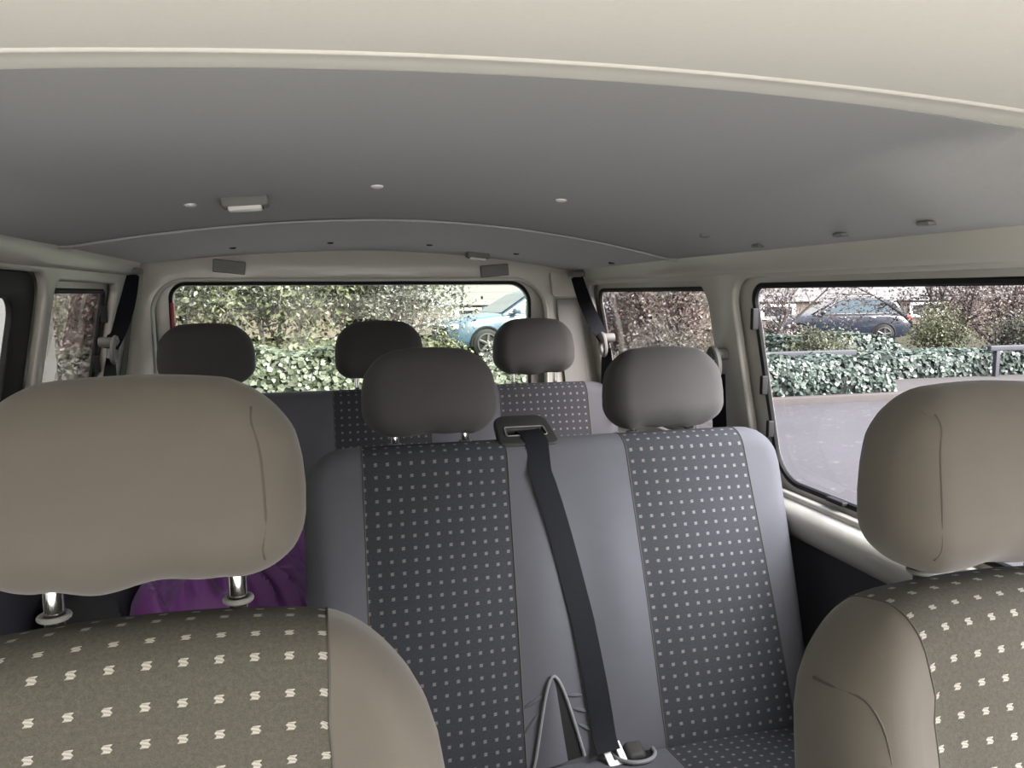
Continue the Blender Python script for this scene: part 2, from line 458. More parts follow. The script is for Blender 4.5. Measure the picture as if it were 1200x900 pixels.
mb = MB(); ring_tube(mb, rr(-.683, .645, .96, 1.851, [.05, .05, .13, .11], 10), rear_map(YB+.002), .004, n=8)
mb.build('opening_lip', M['paint'], wallr)
gl = rr(-.634, .592, 1.36, 1.836, [.05, .05, .075, .05], 10)
mb = MB(); put_plate(mb, rr(-.80, .84, .60, 1.90, [.05, .05, .15, .15]), [gl], .03, .008, rear_map(YT))
tail = fix_normals(mb).build('door_tailgate', M['paint'], origin=(0, YT, .6), angle=50); tag(tail, 'cream inner skin of the tailgate', 'door', kind='structure')
mb = MB(); ring_tube(mb, gl, rear_map(YT-.013), .0065, n=8)
wo = mb.build('window_%d' % wn, M['rubber'], origin=(0, YT, 1.36)); tag(wo, 'wide rear tailgate window with black seal', 'window', kind='structure')
mb = MB(); vs, fs = plate2d(gl, [], .004, .0008); mb.add([rear_map(YT+.006)(*v) for v in vs], fs)
fix_normals(mb).build('pane', M['glass_rear'], wo)
for xx in (-.36, -.10, .14, .40):
    m2 = MB(); box(m2, (xx, YT-.014, 1.838), (.05, .012, .008), .002); m2.build('clip', M['rubber'], wo)
m2 = MB(); box(m2, (-.630, YT-.006, 1.72), (.012, .03, .11), .004); m2.build('lamp_edge', M['red'], wo)
# grey rubber bump stops on the header
for k, xx in enumerate((-.44, .447)):
    m2 = MB(); cz = 1.889 if k == 0 else 1.877
    box(m2, (xx, YB-.006, cz), (.10, .016, .042), .004, M=Matrix.Rotation(R(-5 if xx > 0 else 6), 3, 'Y'))
    o = m2.build('bump_stop', M['gplast']); tag(o, ['grey rubber stop on the rear header nearer the left pillar', 'grey rubber stop on the rear header beside the small lamp'][k], 'rubber stop', 'rubber stops above the rear window')
# D pillar cover plates
for side in (1, -1):
    m2 = MB()
    def pl(a, b, c):
        z = 1.30 + b*.475; xin = .655+(1.775-z)*.115; xo = .742+(1.775-z)*.115
        if side < 0: xin = .752 + (1.775-z)*.16; xo = xin + .07
        return (XC + side*(xin + (xo-xin)*a), YB - .010 + c, z)
    vs, fs = plate2d(rr(0, 1, 0, 1, .03), [], .006, .002)
    m2.add([pl(*v) for v in vs], fs)
    fix_normals(m2).build('pillar_plate', M['gplast'], wallr)
    m2 = MB()
    def pu(a, b, c):
        z = 1.785 + b*.085; xin = .640+(1.775-z)*.115; xo = .735+(1.775-z)*.115
        if side < 0: xin = .728 + (1.775-z)*.16; xo = xin + .07
        return (XC + side*(xin + (xo-xin)*a), YB - .012 + c, z)
    vs, fs = plate2d(rr(0, 1, 0, 1, .12), [], .018, .006)
    m2.add([pu(*v) for v in vs], fs)
    fix_normals(m2).build('pillar_cap', M['paint'], wallr)

# floor
mb = MB(); box(mb, (XC, 1.0, .48), (1.72, 3.5, .04), .005)
tag(mb.build('floor', M['floor']), 'dark rubber van floor', 'floor', kind='structure')
# unseen front end: bulkhead, plus pale dashboard and hood added to bounce light
mb = MB()
box(mb, (XC, -.86, .80), (1.66, .10, .62), .03)
fw_ = mb.build('wall_front', M['dark'], origin=(XC, -.8, .5)); tag(fw_, 'dark front bulkhead below the windscreen', 'wall', kind='structure')
mb = MB(); box(mb, (XC, -.40, 1.08), (1.62, .80, .10), .04); mb.build('bounce_dashboard', M['bounce_dash'], fw_)
mb = MB(); box(mb, (XC, -1.42, .98), (1.70, 1.10, .12), .05, M=Matrix.Rotation(R(10), 3, 'X')); mb.build('bounce_bonnet', M['bounce_bonnet'], fw_)

# ---- roof fittings
def lamp(name, x, y, w, d, tilt, label):
    z = ceil_z(x, y); root = empty(name, (x, y, z), label, 'lamp', 'roof lamps')
    dzdy = (ceil_z(x, y+.01)-ceil_z(x, y-.01))/.02; dzdx = (ceil_z(x+.01, y)-ceil_z(x-.01, y))/.02
    Mx = Matrix.Rotation(math.atan(dzdy), 3, 'X') @ Matrix.Rotation(-math.atan(dzdx), 3, 'Y')
    m2 = MB(); box(m2, (x, y, z-.007), (w, d, .022), .007, M=Mx); m2.build('bezel', M['gplast'], root)
    m2 = MB(); box(m2, (x, y-.006, z-.017), (w*.72, d*.62, .014), .004, M=Mx); m2.build('lens', M['lens'], root)
    m2 = MB(); box(m2, (x, y+.004, z-.0155), (w*.80, d*.72, .008), .003, M=Mx); m2.build('shadow_gap', M['rubber'], root)
lamp('interior_lamp', -.288, 1.50, .082, .045, 0, 'oblong grey interior lamp on the headliner ahead of the roof seam')
lamp('courtesy_lamp', .36, 2.56, .075, .05, 0, 'small white-lensed lamp in the rear roof panel above the tailgate')
clips = [(-.386, 1.53, 'white headliner clip nearest the oblong roof lamp', 1), (-.057, 1.417, 'white headliner clip in the middle of the roof', 1), (.30, 1.456, 'white headliner clip over the second row belt', 1), (.65, 1.53, 'faint headliner clip closest to the right window', 0)]
for x, y, lb, wh in clips:
    m2 = MB(); z = ceil_z(x, y)
    tube(m2, [(x, y, z+.004), (x, y, z-.002), (x, y, z-.004)], [.011, .011, .007], 14)
    tag(m2.build('trim_clip', M['white'] if wh else M['gplast']), lb, 'clip', 'clips of the main headliner')
rc = [(-.40, 2.4, 'dark rear roof clip above the left half of the tailgate window'), (-.122, 2.4, 'dark rear roof clip second from the left'), (.18, 2.42, 'dark rear roof clip left of the small lamp'), (.46, 2.42, 'dark rear roof clip right of the small lamp'), (.70, 2.2, 'dark rear roof clip above the right quarter window')]
for x, y, lb in rc:
    m2 = MB(); z = ceil_z(x, y)
    tube(m2, [(x, y, z+.004), (x, y, z-.002), (x, y, z-.004)], [.010, .010, .006], 12)
    tag(m2.build('trim_clip', M['gplast2']), lb, 'clip', 'clips of the rear roof panel')
for k, y in enumerate((1.42, 1.163, .97)):
    m2 = MB(); x = .712; z = ceil_z(x, y)
    box(m2, (x, y, z-.001), (.020, .026, .006), .0025)
    tag(m2.build('edge_clip', M['gplast']), ['roof edge clip nearest the pillar', 'roof edge clip in the middle over the right window', 'roof edge clip furthest from the pillar'][k], 'clip', 'clips along the right roof edge')

# ================================================================ SEATS
def interp(x, xs, ys):
    if x <= xs[0]: return ys[0]
    for a in range(len(xs)-1):
        if x <= xs[a+1]:
            return ys[a] + (ys[a+1]-ys[a])*(x-xs[a])/(xs[a+1]-xs[a])
    return ys[-1]

def axis(L0, L1, r, n_in, extra=(), nr=5):
    """coordinates from L0 to L1, dense within r of both ends, containing extras"""
    pts = [L0 + r*k/nr for k in range(nr)] + [L1 - r*k/nr for k in range(nr)]
    a, b = L0 + r, L1 - r
    inner = [a + (b-a)*k/n_in for k in range(n_in+1)]
    for e in extra:
        inner = [q for q in inner if abs(q-e) > (b-a)/n_in*.35]
    pts += inner + list(extra)
    return sorted(pts)

class Cushion:
    """rounded upholstered block in local (u, w, t): u across, w up, t depth; front at t=0"""
    def __init__(s, W, H, T, r, Rt, Rb, us, ws, ts, warp, place):
        s.W, s.H, s.T, s.r, s.Rt, s.Rb, s.us, s.ws, s.ts, s.warp, s.place = W, H, T, r, Rt, Rb, us, ws, ts, warp, place
    def shape(s, u, w, t):
        W, H, T, r = s.W, s.H, s.T, s.r
        ins = min(W/2 - abs(u), w, H - w); tt = t if t < T/2 else T - t
        if ins < r and tt < r:
            di, dt = r - ins, r - tt; l = math.hypot(di, dt); m = max(di, dt)
            i2 = r - di*m/l; t2 = r - dt*m/l
            t = t2 if t < T/2 else T - t2
            u = max(-(W/2 - i2), min(W/2 - i2, u)); w = max(i2, min(H - i2, w))
        for top in (True, False):
            Rc = s.Rt if top else s.Rb
            du = abs(u) - (W/2 - Rc); dw = (w - (H - Rc)) if top else ((Rc) - w)
            if du > 0 and dw > 0:
                a, b = du/Rc, dw/Rc; mm = max(a, b); ln = math.hypot(a, b)
                k = mm/ln; du, dw = du*k, dw*k
                u = math.copysign(W/2 - Rc + du, u); w = (H - Rc + dw) if top else (Rc - dw)
        return s.warp(u, w, t)
    def pt(s, u, w, t): return s.place(*s.shape(u, w, t))
    def faces(s):
        U, Wd, T = s.us, s.ws, s.ts
        nu, nw, nt = len(U), len(Wd), len(T)
        out = []
        # each: (corner index triples), centre (u), face name
        for i in range(nu-1):
            for j in range(nw-1):
                out.append((((i, j, 0), (i+1, j, 0), (i+1, j+1, 0), (i, j+1, 0)), i, 'front'))
                out.append((((i, j, nt-1), (i, j+1, nt-1), (i+1, j+1, nt-1), (i+1, j, nt-1)), i, 'back'))
            for k in range(nt-1):
                out.append((((i, nw-1, k), (i+1, nw-1, k), (i+1, nw-1, k+1), (i, nw-1, k+1)), i, 'top'))
                out.append((((i, 0, k), (i, 0, k+1), (i+1, 0, k+1), (i+1, 0, k)), i, 'bottom'))
        for j in range(nw-1):
            for k in range(nt-1):
                out.append((((0, j, k), (0, j+1, k), (0, j+1, k+1), (0, j, k+1)), 0, 'l'))
                out.append((((nu-1, j, k), (nu-1, j, k+1), (nu-1, j+1, k+1), (nu-1, j+1, k)), nu-2, 'r'))
        return out
    def meshes(s, panels):
        """panels: list of (u0,u1); returns body MB and one MB per panel"""
        mbs = [MB() for _ in range(len(panels)+1)]; idx = [dict() for _ in mbs]; uvs = [dict() for _ in mbs]
        fl = [[] for _ in mbs]; vl = [[] for _ in mbs]; fu = [[] for _ in mbs]
        cache = {}
        for cs, i, face in s.faces():
            k = 0
            if face in ('front', 'top', 'back') and panels:
                um = (s.us[i]+s.us[i+1])/2
                for n, (a, b) in enumerate(panels):
                    if a < um < b and face != 'back': k = n+1
            f = []; uv = []
            for c in cs:
                if c not in cache: cache[c] = s.pt(s.us[c[0]], s.ws[c[1]], s.ts[c[2]])
                if c not in idx[k]: idx[k][c] = len(vl[k]); vl[k].append(cache[c])
                f.append(idx[k][c])
                v = s.ws[c[1]] if face == 'front' else s.H + s.ts[c[2]]*.9
                # allow for arc shortening at the rounded top edge
                if face == 'front' and s.ws[c[1]] > s.H - s.r: v = s.H - s.r + (s.ws[c[1]] - (s.H - s.r))*.785
                if face == 'top': v = s.H - s.r + s.r*.785 + (min(s.ts[c[2]], s.r)*.785 + max(0, s.ts[c[2]]-s.r))
                uv.append((s.us[c[0]], v))
            fl[k].append(tuple(f)); fu[k].append(uv)
        for k, mb in enumerate(mbs):
            mb.v = [tuple(p) for p in vl[k]]; mb.f = fl[k]; mb.m = [0]*len(fl[k]); mb.uv = fu[k]
        return mbs
    def seam_path(s, u, ua=0, t_end=None, w0=.02):
        pts = [(u, w, 0) for w in s.ws if w >= w0] + [(u, s.H, t) for t in s.ts[1:] if t_end is None or t <= t_end]
        return [Vector(s.pt(*p)) for p in pts]
    def normal(s, u, w):
        a = Vector(s.pt(u+.004, w, 0)) - Vector(s.pt(u-.004, w, 0)); b = Vector(s.pt(u, w+.004, 0)) - Vector(s.pt(u, w-.004, 0))
        return a.cross(b).normalized()
    def on(s, u, w, off=0):
        return Vector(s.pt(u, w, 0)) + s.normal(u, w)*off

def leaner(cx, yb, zb, al):
    sa, ca = math.sin(R(al)), math.cos(R(al))
    return lambda u, w, t: (cx+u, yb + w*sa + t*ca, zb + w*ca - t*sa)

def headrest(root, cx, cy, z0, W, H, T, al, fab, post_dx, post_z, seam=True, wrinkle=.0, seed=0, twist=0, seamu=.365):
    """headrest part with its two steel posts as sub-parts"""
    def warp(u, w, t):
        k = w/H
        sc = interp(k, [0, .06, .15, .3, .45, .6, .75, .88, .95, 1], [.86, .915, .96, .995, 1.0, .985, .945, .885, .84, .79])
        bulge = .012*(1-(2*u/W)**2)*math.sin(math.pi*max(0, min(1, k)))
        f = 1 - t/T
        t2 = t - bulge*f
        # thickness narrower towards the top
        t2 = T/2 + (t2 - T/2)*interp(k, [0, .3, 1], [.92, 1, .80])
        w2 = w
        if k < .35:
            a = (.35-k)/.35
            w2 = w + a*(wrinkle*(math.sin(u*34+seed) * .6 + math.sin(u*71+seed*2.1)*.3) + .5*wrinkle)
            for sx in (-1, 1):
                w2 += a*wrinkle*.4*math.exp(-((u-sx*post_dx)/.018)**2)
            t2 += a*wrinkle*.5*math.sin(u*55+seed)
        # crown of the top edge
        w2 += .010*(1-(2*u/W)**2)*max(0, (k-.5)*2)
        return u*sc, w2, t2
    us = axis(-W/2, W/2, .045, 26, nr=8); ws = axis(0, H, .045, 10, nr=8); ts = axis(0, T, .045, 3, nr=7)
    pl0 = leaner(cx, cy - T/2, z0, al)
    ct, st = math.cos(R(twist)), math.sin(R(twist))
    def pl(u, w, t):
        x, y, z = pl0(u, w, t); dx, dy = x-cx, y-cy
        return (cx + dx*ct - dy*st, cy + dx*st + dy*ct, z)
    c = Cushion(W, H, T, min(.045, T/2-.002), .052, .050, us, ws, ts, warp, pl)
    mb = c.meshes([])[0]
    if seam:
        for sg in (-1, 1):
            # curved side seam: in from the top, bowing out at the middle
            pts = []
            for k in range(25):
                q = k/24
                u = sg*W*(.415 - .030*math.sin(math.pi*q))
                pts.append(c.on(u, H*(.03 + .95*q), -.0004))
            for _ in range(5): pts = [pts[0]] + [(pts[i-1]+pts[i]*2+pts[i+1])/4 for i in range(1, len(pts)-1)] + [pts[-1]]
            tube(mb, pts, .0013, 6, mi=1)
    o = fix_normals(mb).build('headrest', [fab, M['seam']], root, angle=70)
    for sg in (-1, 1):
        px = cx + sg*post_dx
        p = MB(); yb = cy + .008
        top = Vector((px, yb, z0 + .03)); bot = Vector((px, yb - (z0 + .03 - post_z)*math.tan(R(al*.5)), post_z - .03))
        tube(p, [bot, top], .0080, 14)
        p.build('post', M['chrome'], o)
        g = MB(); b2 = bot + (top-bot)*.5; zz = post_z
        cyl = Vector((px, yb - (z0+.03-zz)*math.tan(R(al*.5)), zz))
        tube(g, [cyl+Vector((.0112*math.cos(a), .0112*math.sin(a), .0010)) for a in [2*math.pi*i/20 for i in range(20)]], .0026, 8, closed=True)
        g.build('post_collar', M['gplast'], root)
    return o

def front_seat(cx, label, mirror, seed, dy=0, dz=0, gap=.035, W=.50, hh=.172):
    root = empty('front_seat', (cx, .60, .5), label, 'seat', 'front seats')
    H, T, al = .66, .13, 13
    pu = .152
    us = axis(-W/2, W/2, .05, 22, (-pu, pu)); ws = axis(0, H, .05, 18); ts = axis(0, T, .05, 2)
    def warp(u, w, t):
        f = 1 - t/T; k = w/H
        # side bolsters stand proud of the centre, the whole cover is slightly pillowed
        b = .016*max(0, min(1, (abs(u)-pu*.92)/.05))*min(1, (H-w)/.14 if w < H else 0)
        t2 = t - f*(b + .010*(1-(u/pu)**2 if abs(u) < pu else 0)*math.sin(math.pi*min(1, k)))
        # shoulders fall away
        w2 = w - .010*max(0, (abs(u)-pu)/(W/2-pu))**1.5*max(0, k-.5)*2
        w2 -= .010*(u/pu)**2*max(0, k-.8)*5 if abs(u) < pu else .010*max(0, k-.8)*5
        sc = interp(k, [0, .75, .9, 1], [1.02, 1.0, .95, .90])
        if abs(u) > pu: u = math.copysign(pu + (abs(u)-pu)*(sc*W/2-pu)/(W/2-pu), u)
        # soft cloth folds on the outer side of the bolster
        if abs(u) > pu*1.1:
            t2 += f*.0035*math.sin(w*38 + abs(u)*40 + seed)*max(0, min(1, (abs(u)-pu*1.1)/.03))
        return u, w2, t2
    zb = .885 + dz; yb = .62 + dy - .636*math.sin(R(al))
    c = Cushion(W, H, T, .05, .115, .05, us, ws, ts, warp, leaner(cx, yb, zb, al))
    mbs = c.meshes([(-pu, pu)])
    for u in (-pu, pu): tube(mbs[0], [p for p in c.seam_path(u)], .0011, 6, mi=1)
    for sg in (-1,):                       # outer bolster seam, curving back to the side near the shoulder
        pts = []
        for k in range(41):
            q = k/40
            if q < .72: pts.append(Vector(c.pt(sg*(W/2 - .034 + .010*q), .03 + (H - .135)*q/.72, 0)))
            elif q < .86: f_ = (q-.72)/.14; pts.append(Vector(c.pt(sg*(W/2 - .0268*(1-f_)), H - .105 + .030*f_, 0)))
            else: f_ = (q-.86)/.14; pts.append(Vector(c.pt(sg*W/2, H - .075 + .006*f_, .075*f_)))
        for _ in range(4): pts = [pts[0]] + [(pts[i-1]+pts[i]*2+pts[i+1])/4 for i in range(1, len(pts)-1)] + [pts[-1]]
        tube(mbs[0], pts, .0014, 6, mi=1)
    fix_normals(mbs[0]).build('backrest', [M['plain'], M['seam']], root, angle=70)
    tag(fix_normals(mbs[1]).build('centre_panel', M['dots'], root, angle=70), 'olive grey woven panel with pale squares')
    top = Vector(c.pt(0, H, T*.5))
    headrest(root, cx, top.y + .012, top.z + gap, .274, hh, .112, 5, M['plain'], .0745, top.z+.001, wrinkle=.005, seed=seed, twist=0)
    m2 = MB(); box(m2, (cx, .40, .84), (.50, .48, .15), .05); m2.build('seat_cushion', M['plain'], root)
    m2 = MB(); box(m2, (cx, .42, .635), (.44, .42, .27), .02); m2.build('seat_base', M['dark'], root)
    return c

front_seat(-.322, 'taupe front seat under a large headrest on two exposed chrome posts', 1, 0.3, dz=.012, gap=.030)
front_seat(.517, 'taupe front seat beside the right middle window, partly out of frame', -1, 1.9, dy=-.05, dz=-.012, gap=.010, W=.48, hh=.187)

def bench(cx, W, label, yb, zb, H, T, al, panels_top, panels_bot, hr, y_front, cush_z, hz, hrW, hrH, hrT, post_z_off=0):
    root = empty('bench_seat', (cx, yb, .5), label, 'bench seat', 'passenger bench rows')
    kt = [-W/2] + [v-cx for p in panels_top for v in p] + [W/2]
    kb = [-W/2] + [v-cx for p in panels_bot for v in p] + [W/2]
    ex = kt[1:-1]
    us = axis(-W/2, W/2, .05, 50, ex); ws = axis(0, H, .05, 20); ts = axis(0, T, .05, 2)
    def warp(u, w, t):
        f = 1 - t/T; k = max(0, min(1, w/H))
        ub = interp(u, kt, kb); u2 = ub + (u-ub)*k
        b = 0
        for n in range(len(panels_top)):
            c0 = (kt[1+2*n]+kt[2+2*n])/2; hw = (kt[2+2*n]-kt[1+2*n])/2
            q = abs(u-c0)/hw
            b = max(b, .014*max(0, 1-q*q*.8))
            # bolster ridge right beside a panel
            b = max(b, .012*math.exp(-((abs(u-c0)-hw-.05)/.05)**2)*math.sin(math.pi*k))
        t2 = t - f*b*math.sin(math.pi*(.1+.85*k))
        w2 = w - .012*max(0, (abs(u)-(W/2-.12))/.12)**2*k
        return u2, w2, t2
    c = Cushion(W, H, T, .048, .075, .04, us, ws, ts, warp, leaner(cx, yb, zb, al))
    panels = [(kt[1+2*n], kt[2+2*n]) for n in range(len(panels_top))]
    mbs = c.meshes(panels)
    for u in ex: tube(mbs[0], c.seam_path(u), .0013, 6, mi=1)
    fix_normals(mbs[0]).build('backrest', [M['grey'], M['seam']], root, angle=70)
    for mb in mbs[1:]: tag(fix_normals(mb).build('centre_panel', M['dots2'], root, angle=70), 'charcoal woven panel with pale squares')
    for n, hx in enumerate(hr):
        top = Vector(c.pt(hx-cx, H, T*.5))
        headrest(root, hx, top.y+.0, hz + (-.010 if n == 1 and len(hr) == 2 else 0), hrW, hrH, hrT, 6, M['headcover'], .073, top.z, wrinkle=.004, seed=n*1.7+yb, seam=False)
    return root, c

# second row
r2, c2 = bench(.31, 1.035, 'two-place bench with a black belt down its middle', 1.305, .86, .675, .14, 16,
    [(-.094, .194), (.449, .722)], [(-.098, .186), (.478, .772)], [.05, .573], .85, .90, 1.513, .278, .172, .105)
# third row
r3, c3 = bench(.02, 1.56, 'three-place rear bench below the tailgate window', 2.205, .86, .68, .14, 16,
    [(-.645, -.36), (-.129, .165), (.392, .689)], [(-.645, -.36), (-.129, .165), (.392, .69)], [-.495, .02, .53], 1.72, .90, 1.533, .278, .178, .105)

def seat_cushion(root, x0, x1, y0, y1, z, panels, name='seat_cushion'):
    """flat cushion with woven panels on top, waterfall front"""
    th = .15
    cx = (x0+x1)/2; W = x1-x0; D = y1-y0
    ex = [v-cx for p in panels for v in p]
    us = axis(-W/2, W/2, .05, 44, ex); ws = axis(0, D, .05, 12); ts = axis(0, th, .05, 2)
    def warp(u, w, t):
        f = 1 - t/th; b = 0
        for p in panels:
            c0 = (p[0]+p[1])/2-cx; hw = (p[1]-p[0])/2
            b = max(b, .014*max(0, 1-((u-c0)/hw)**2*.7))
        return u, w, t - f*b*math.sin(math.pi*max(0, min(1, w/D)))
    # w runs rearwards, t runs downwards
    c = Cushion(W, D, th, .05, .03, .05, us, ws, ts, warp, lambda u, w, t: (cx+u, y0+w, z - t - .06*(w/D) + .03))
    mbs = c.meshes([(p[0]-cx, p[1]-cx) for p in panels])
    for u in ex: tube(mbs[0], [Vector(c.pt(u, w, 0)) for w in ws], .0013, 6, mi=1)
    fix_normals(mbs[0]).build(name, [M['grey'], M['seam']], root, angle=70)
    for mb in mbs[1:]: tag(fix_normals(mb).build('cushion_panel', M['dots2'], root, angle=70), 'charcoal woven cushion panel with pale squares')
    return c
k2 = seat_cushion(r2, -.20, .825, .88, 1.40, .915, [(-.098, .205), (.475, .78)])
k3 = seat_cushion(r3, -.76, .80, 1.76, 2.30, .915, [(-.645, -.36), (-.129, .165), (.392, .69)])
for root, cx, y0, W in ((r2, .31, 1.14, .95), (r3, .02, 2.04, 1.42)):
    m2 = MB(); box(m2, (cx, y0, .635), (W, .40, .27), .02); m2.build('seat_base', M['dark'], root)

# ---- fittings of the second-row bench
# belt outlet bezel on top of the backrest
def u2(x): return x - .31
bz = MB()
top = Vector(c2.pt(u2(.25), c2.H, .07))
Mx = Matrix.Rotation(R(-9), 3, 'X')
vs, fs = plate2d(rr(-.057, .057, -.05, .05, [.012, .012, .022, .022]), [rr(-.042, .042, -.024, .006, .005)], .016, .005)
PB = Vector((.246, 1.545, 1.507)); RB = Matrix.Rotation(R(24), 3, 'X')
bz.add([PB + RB @ Vector((v[0]*(1 - v[1]*1.2), v[1], v[2])) for v in vs], fs)
belt_outlet = fix_normals(bz).build('belt_outlet', M['gplast2'], r2)
bz = MB(); ring = [PB + RB @ Vector((a*(1-b*1.2), b, .009)) for a, b in rr(-.043, .043, -.025, .007, .005)]
tube(bz, ring, .0016, 6, closed=True); bz.build('slot_rim', M['gplast'], belt_outlet)
bz = MB(); bz.add([PB + RB @ Vector((a, b, -.004)) for a, b in ((-.045, -.027), (.045, -.027), (.045, .01), (-.045, .01))], [(0, 1, 2, 3)])
box(bz, PB + RB @ Vector((0, .0, -.03)), (.08, .04, .04), .01); bz.build('slot_well', M['rubber'], belt_outlet)

# arched opening in the cover between the two places
slit = MB()
def sp_(a, w, off): return c2.on(u2(a), w, off)
arch = []
for k in range(31):
    q = k/30
    if q < .5: s_ = q/.5; x = .205 + (.250-.205)*s_**.75; w = .040 + (.205-.040)*math.sin(s_*math.pi/2)**.9
    else: s_ = (q-.5)/.5; x = .250 + (.296-.250)*(s_**1.1); w = .205 - (.205-.050)*(1-math.cos(s_*math.pi/2))
    arch.append((x, w))
tube(slit, [sp_(a, b, .004) for a, b in arch], .0034, 8)
ar = slit.build('armrest_opening', M['piping'], r2)
fl = MB()
grid(fl, lambda a, b: tuple(sp_(*( (lambda p, e: (p[0] + (e[0]-p[0])*b, p[1]+(e[1]-p[1])*b))(arch[int(round(a*15))], (.266 - .012*a, .045 + .135*a))), .0035 + .006*math.sin(math.pi*b)*(1-a))), 15, 8)
fl.build('cover_flap', M['grey'], ar)
dk = MB()
grid(dk, lambda a, b: tuple(sp_(*((lambda p, e: (p[0] + (e[0]-p[0])*b, p[1]+(e[1]-p[1])*b))(arch[30-int(round(a*15))], (.264 - .010*a, .045 + .135*a))), .0025)), 15, 6)
dk.build('opening_shadow', M['rubber'], ar)
# gathered folds beside the arch
for k, (x0, w0, x1, w1) in enumerate(((.192, .15, .232, .172), (.190, .10, .222, .14), (.272, .165, .305, .16), (.280, .14, .318, .125), (.288, .11, .325, .085))):
    fo = MB(); tube(fo, [sp_(x0+(x1-x0)*q/6, w0+(w1-w0)*q/6, -.001) for q in range(7)], [.0005, .003, .0042, .0045, .004, .003, .0005], 8)
    fo.build('cover_fold', M['grey'], ar)

# belt webbing: outlet -> buckle
def strip(mb, pts, width_dir, width, th=.0016):
    vs = []; fs = []
    n = len(pts)
    for i, p in enumerate(pts):
        p = Vector(p); t = (Vector(pts[min(i+1, n-1)]) - Vector(pts[max(i-1, 0)])).normalized()
        wd = Vector(width_dir[i] if isinstance(width_dir, list) else width_dir); wd = (wd - t*wd.dot(t)).normalized(); nn = t.cross(wd)
        w = width[i] if isinstance(width, list) else width
        for a, b in ((-1, -1), (1, -1), (1, 1), (-1, 1)): vs.append(p + wd*(a*w/2) + nn*(b*th/2))
    for i in range(n-1):
        for k in range(4): fs.append((i*4+k, i*4+(k+1) % 4, (i+1)*4+(k+1) % 4, (i+1)*4+k))
    fs += [(3, 2, 1, 0), tuple((n-1)*4+k for k in range(4))]
    mb.add(vs, fs); return mb
sb = empty('seat_belt', (.27, 1.45, .9), 'black belt running down between the two second-row places', 'seat belt', 'seat belts')
path = [PB + RB @ Vector((.000, .0, -.02)), PB + RB @ Vector((.002, -.004, .006)), PB + RB @ Vector((.006, -.016, .0125)), PB + RB @ Vector((.010, -.030, .013)), PB+RB@Vector((.014, -.052, .010))]
path += [sp_(x-.019, w, .0075) for x, w in ((.276, .600), (.284, .57), (.293, .53), (.303, .48), (.314, .42), (.324, .36), (.334, .30), (.341, .24), (.347, .18), (.351, .12), (.353, .075))]
path += [sp_(.336, .055, .02)]
wb = MB(); strip(wb, path, (1, .0, .12), .047)
wbo = fix_normals(wb).build('webbing', M['belt'], sb)
# buckles in the cushion
def kp(x, y, off=0): return Vector(k2.pt(x - .3125, y - .88, 0)) + Vector((0, 0, off))
bk = empty('belt_buckle', tuple(kp(.36, 1.31)), 'white and black belt buckle lying on the cushion at the end of the black belt', 'buckle', 'belt buckles')
p0 = kp(.358, 1.315, .022)
m2 = MB(); Rk = Matrix.Rotation(R(35), 3, 'X') @ Matrix.Rotation(R(8), 3, 'Z')
vs, fs = plate2d(rr(-.019, .019, -.034, .022, .006), [rr(-.007, .008, -.026, .000, .003)], .004, .001)
m2.add([p0 + Rk @ Vector(v) for v in vs], fs); fix_normals(m2).build('tongue', M['white'], bk)
m2 = MB(); box(m2, p0 + Rk @ Vector((0, .030, .004)), (.046, .028, .014), .005, M=Rk); m2.build('tongue_grip', M['gplast2'], bk)
bk2 = empty('belt_buckle', tuple(kp(.405, 1.32)), 'black buckle head peeking out of the round opening in the cushion cover', 'buckle', 'belt buckles')
m2 = MB(); box(m2, kp(.403, 1.318, .008), (.042, .055, .03), .012, M=Matrix.Rotation(R(20), 3, 'X')); m2.build('buckle_head', M['gplast2'], bk2)
m2 = MB(); tube(m2, [kp(.403, 1.335, .02), kp(.400, 1.352, .032), kp(.398, 1.365, .02)], .008, 10); m2.build('buckle_stalk', M['gplast2'], bk2)
m2 = MB(); tube(m2, [kp(.403+.042*math.cos(a), 1.312+.040*math.sin(a), .006) for a in [2*math.pi*i/32 for i in range(32)]], .0042, 8, closed=True)
ho = m2.build('buckle_opening', M['piping'], r2)
m2 = MB(); m2.add([kp(.403, 1.312, .003)] + [kp(.403+.042*math.cos(a), 1.312+.040*math.sin(a), .004) for a in [2*math.pi*i/32 for i in range(32)]], [(0, 1+i, 1+(i+1) % 32) for i in range(32)])
m2.build('opening_hole', M['rubber'], ho)
for k, x in enumerate((.392, .425)):
    m2 = MB(); box(m2, kp(x, 1.358, .018), (.018, .022, .012), .004, M=Matrix.Rotation(R(25), 3, 'Y')); m2.build('cover_hook', M['piping'], r2)

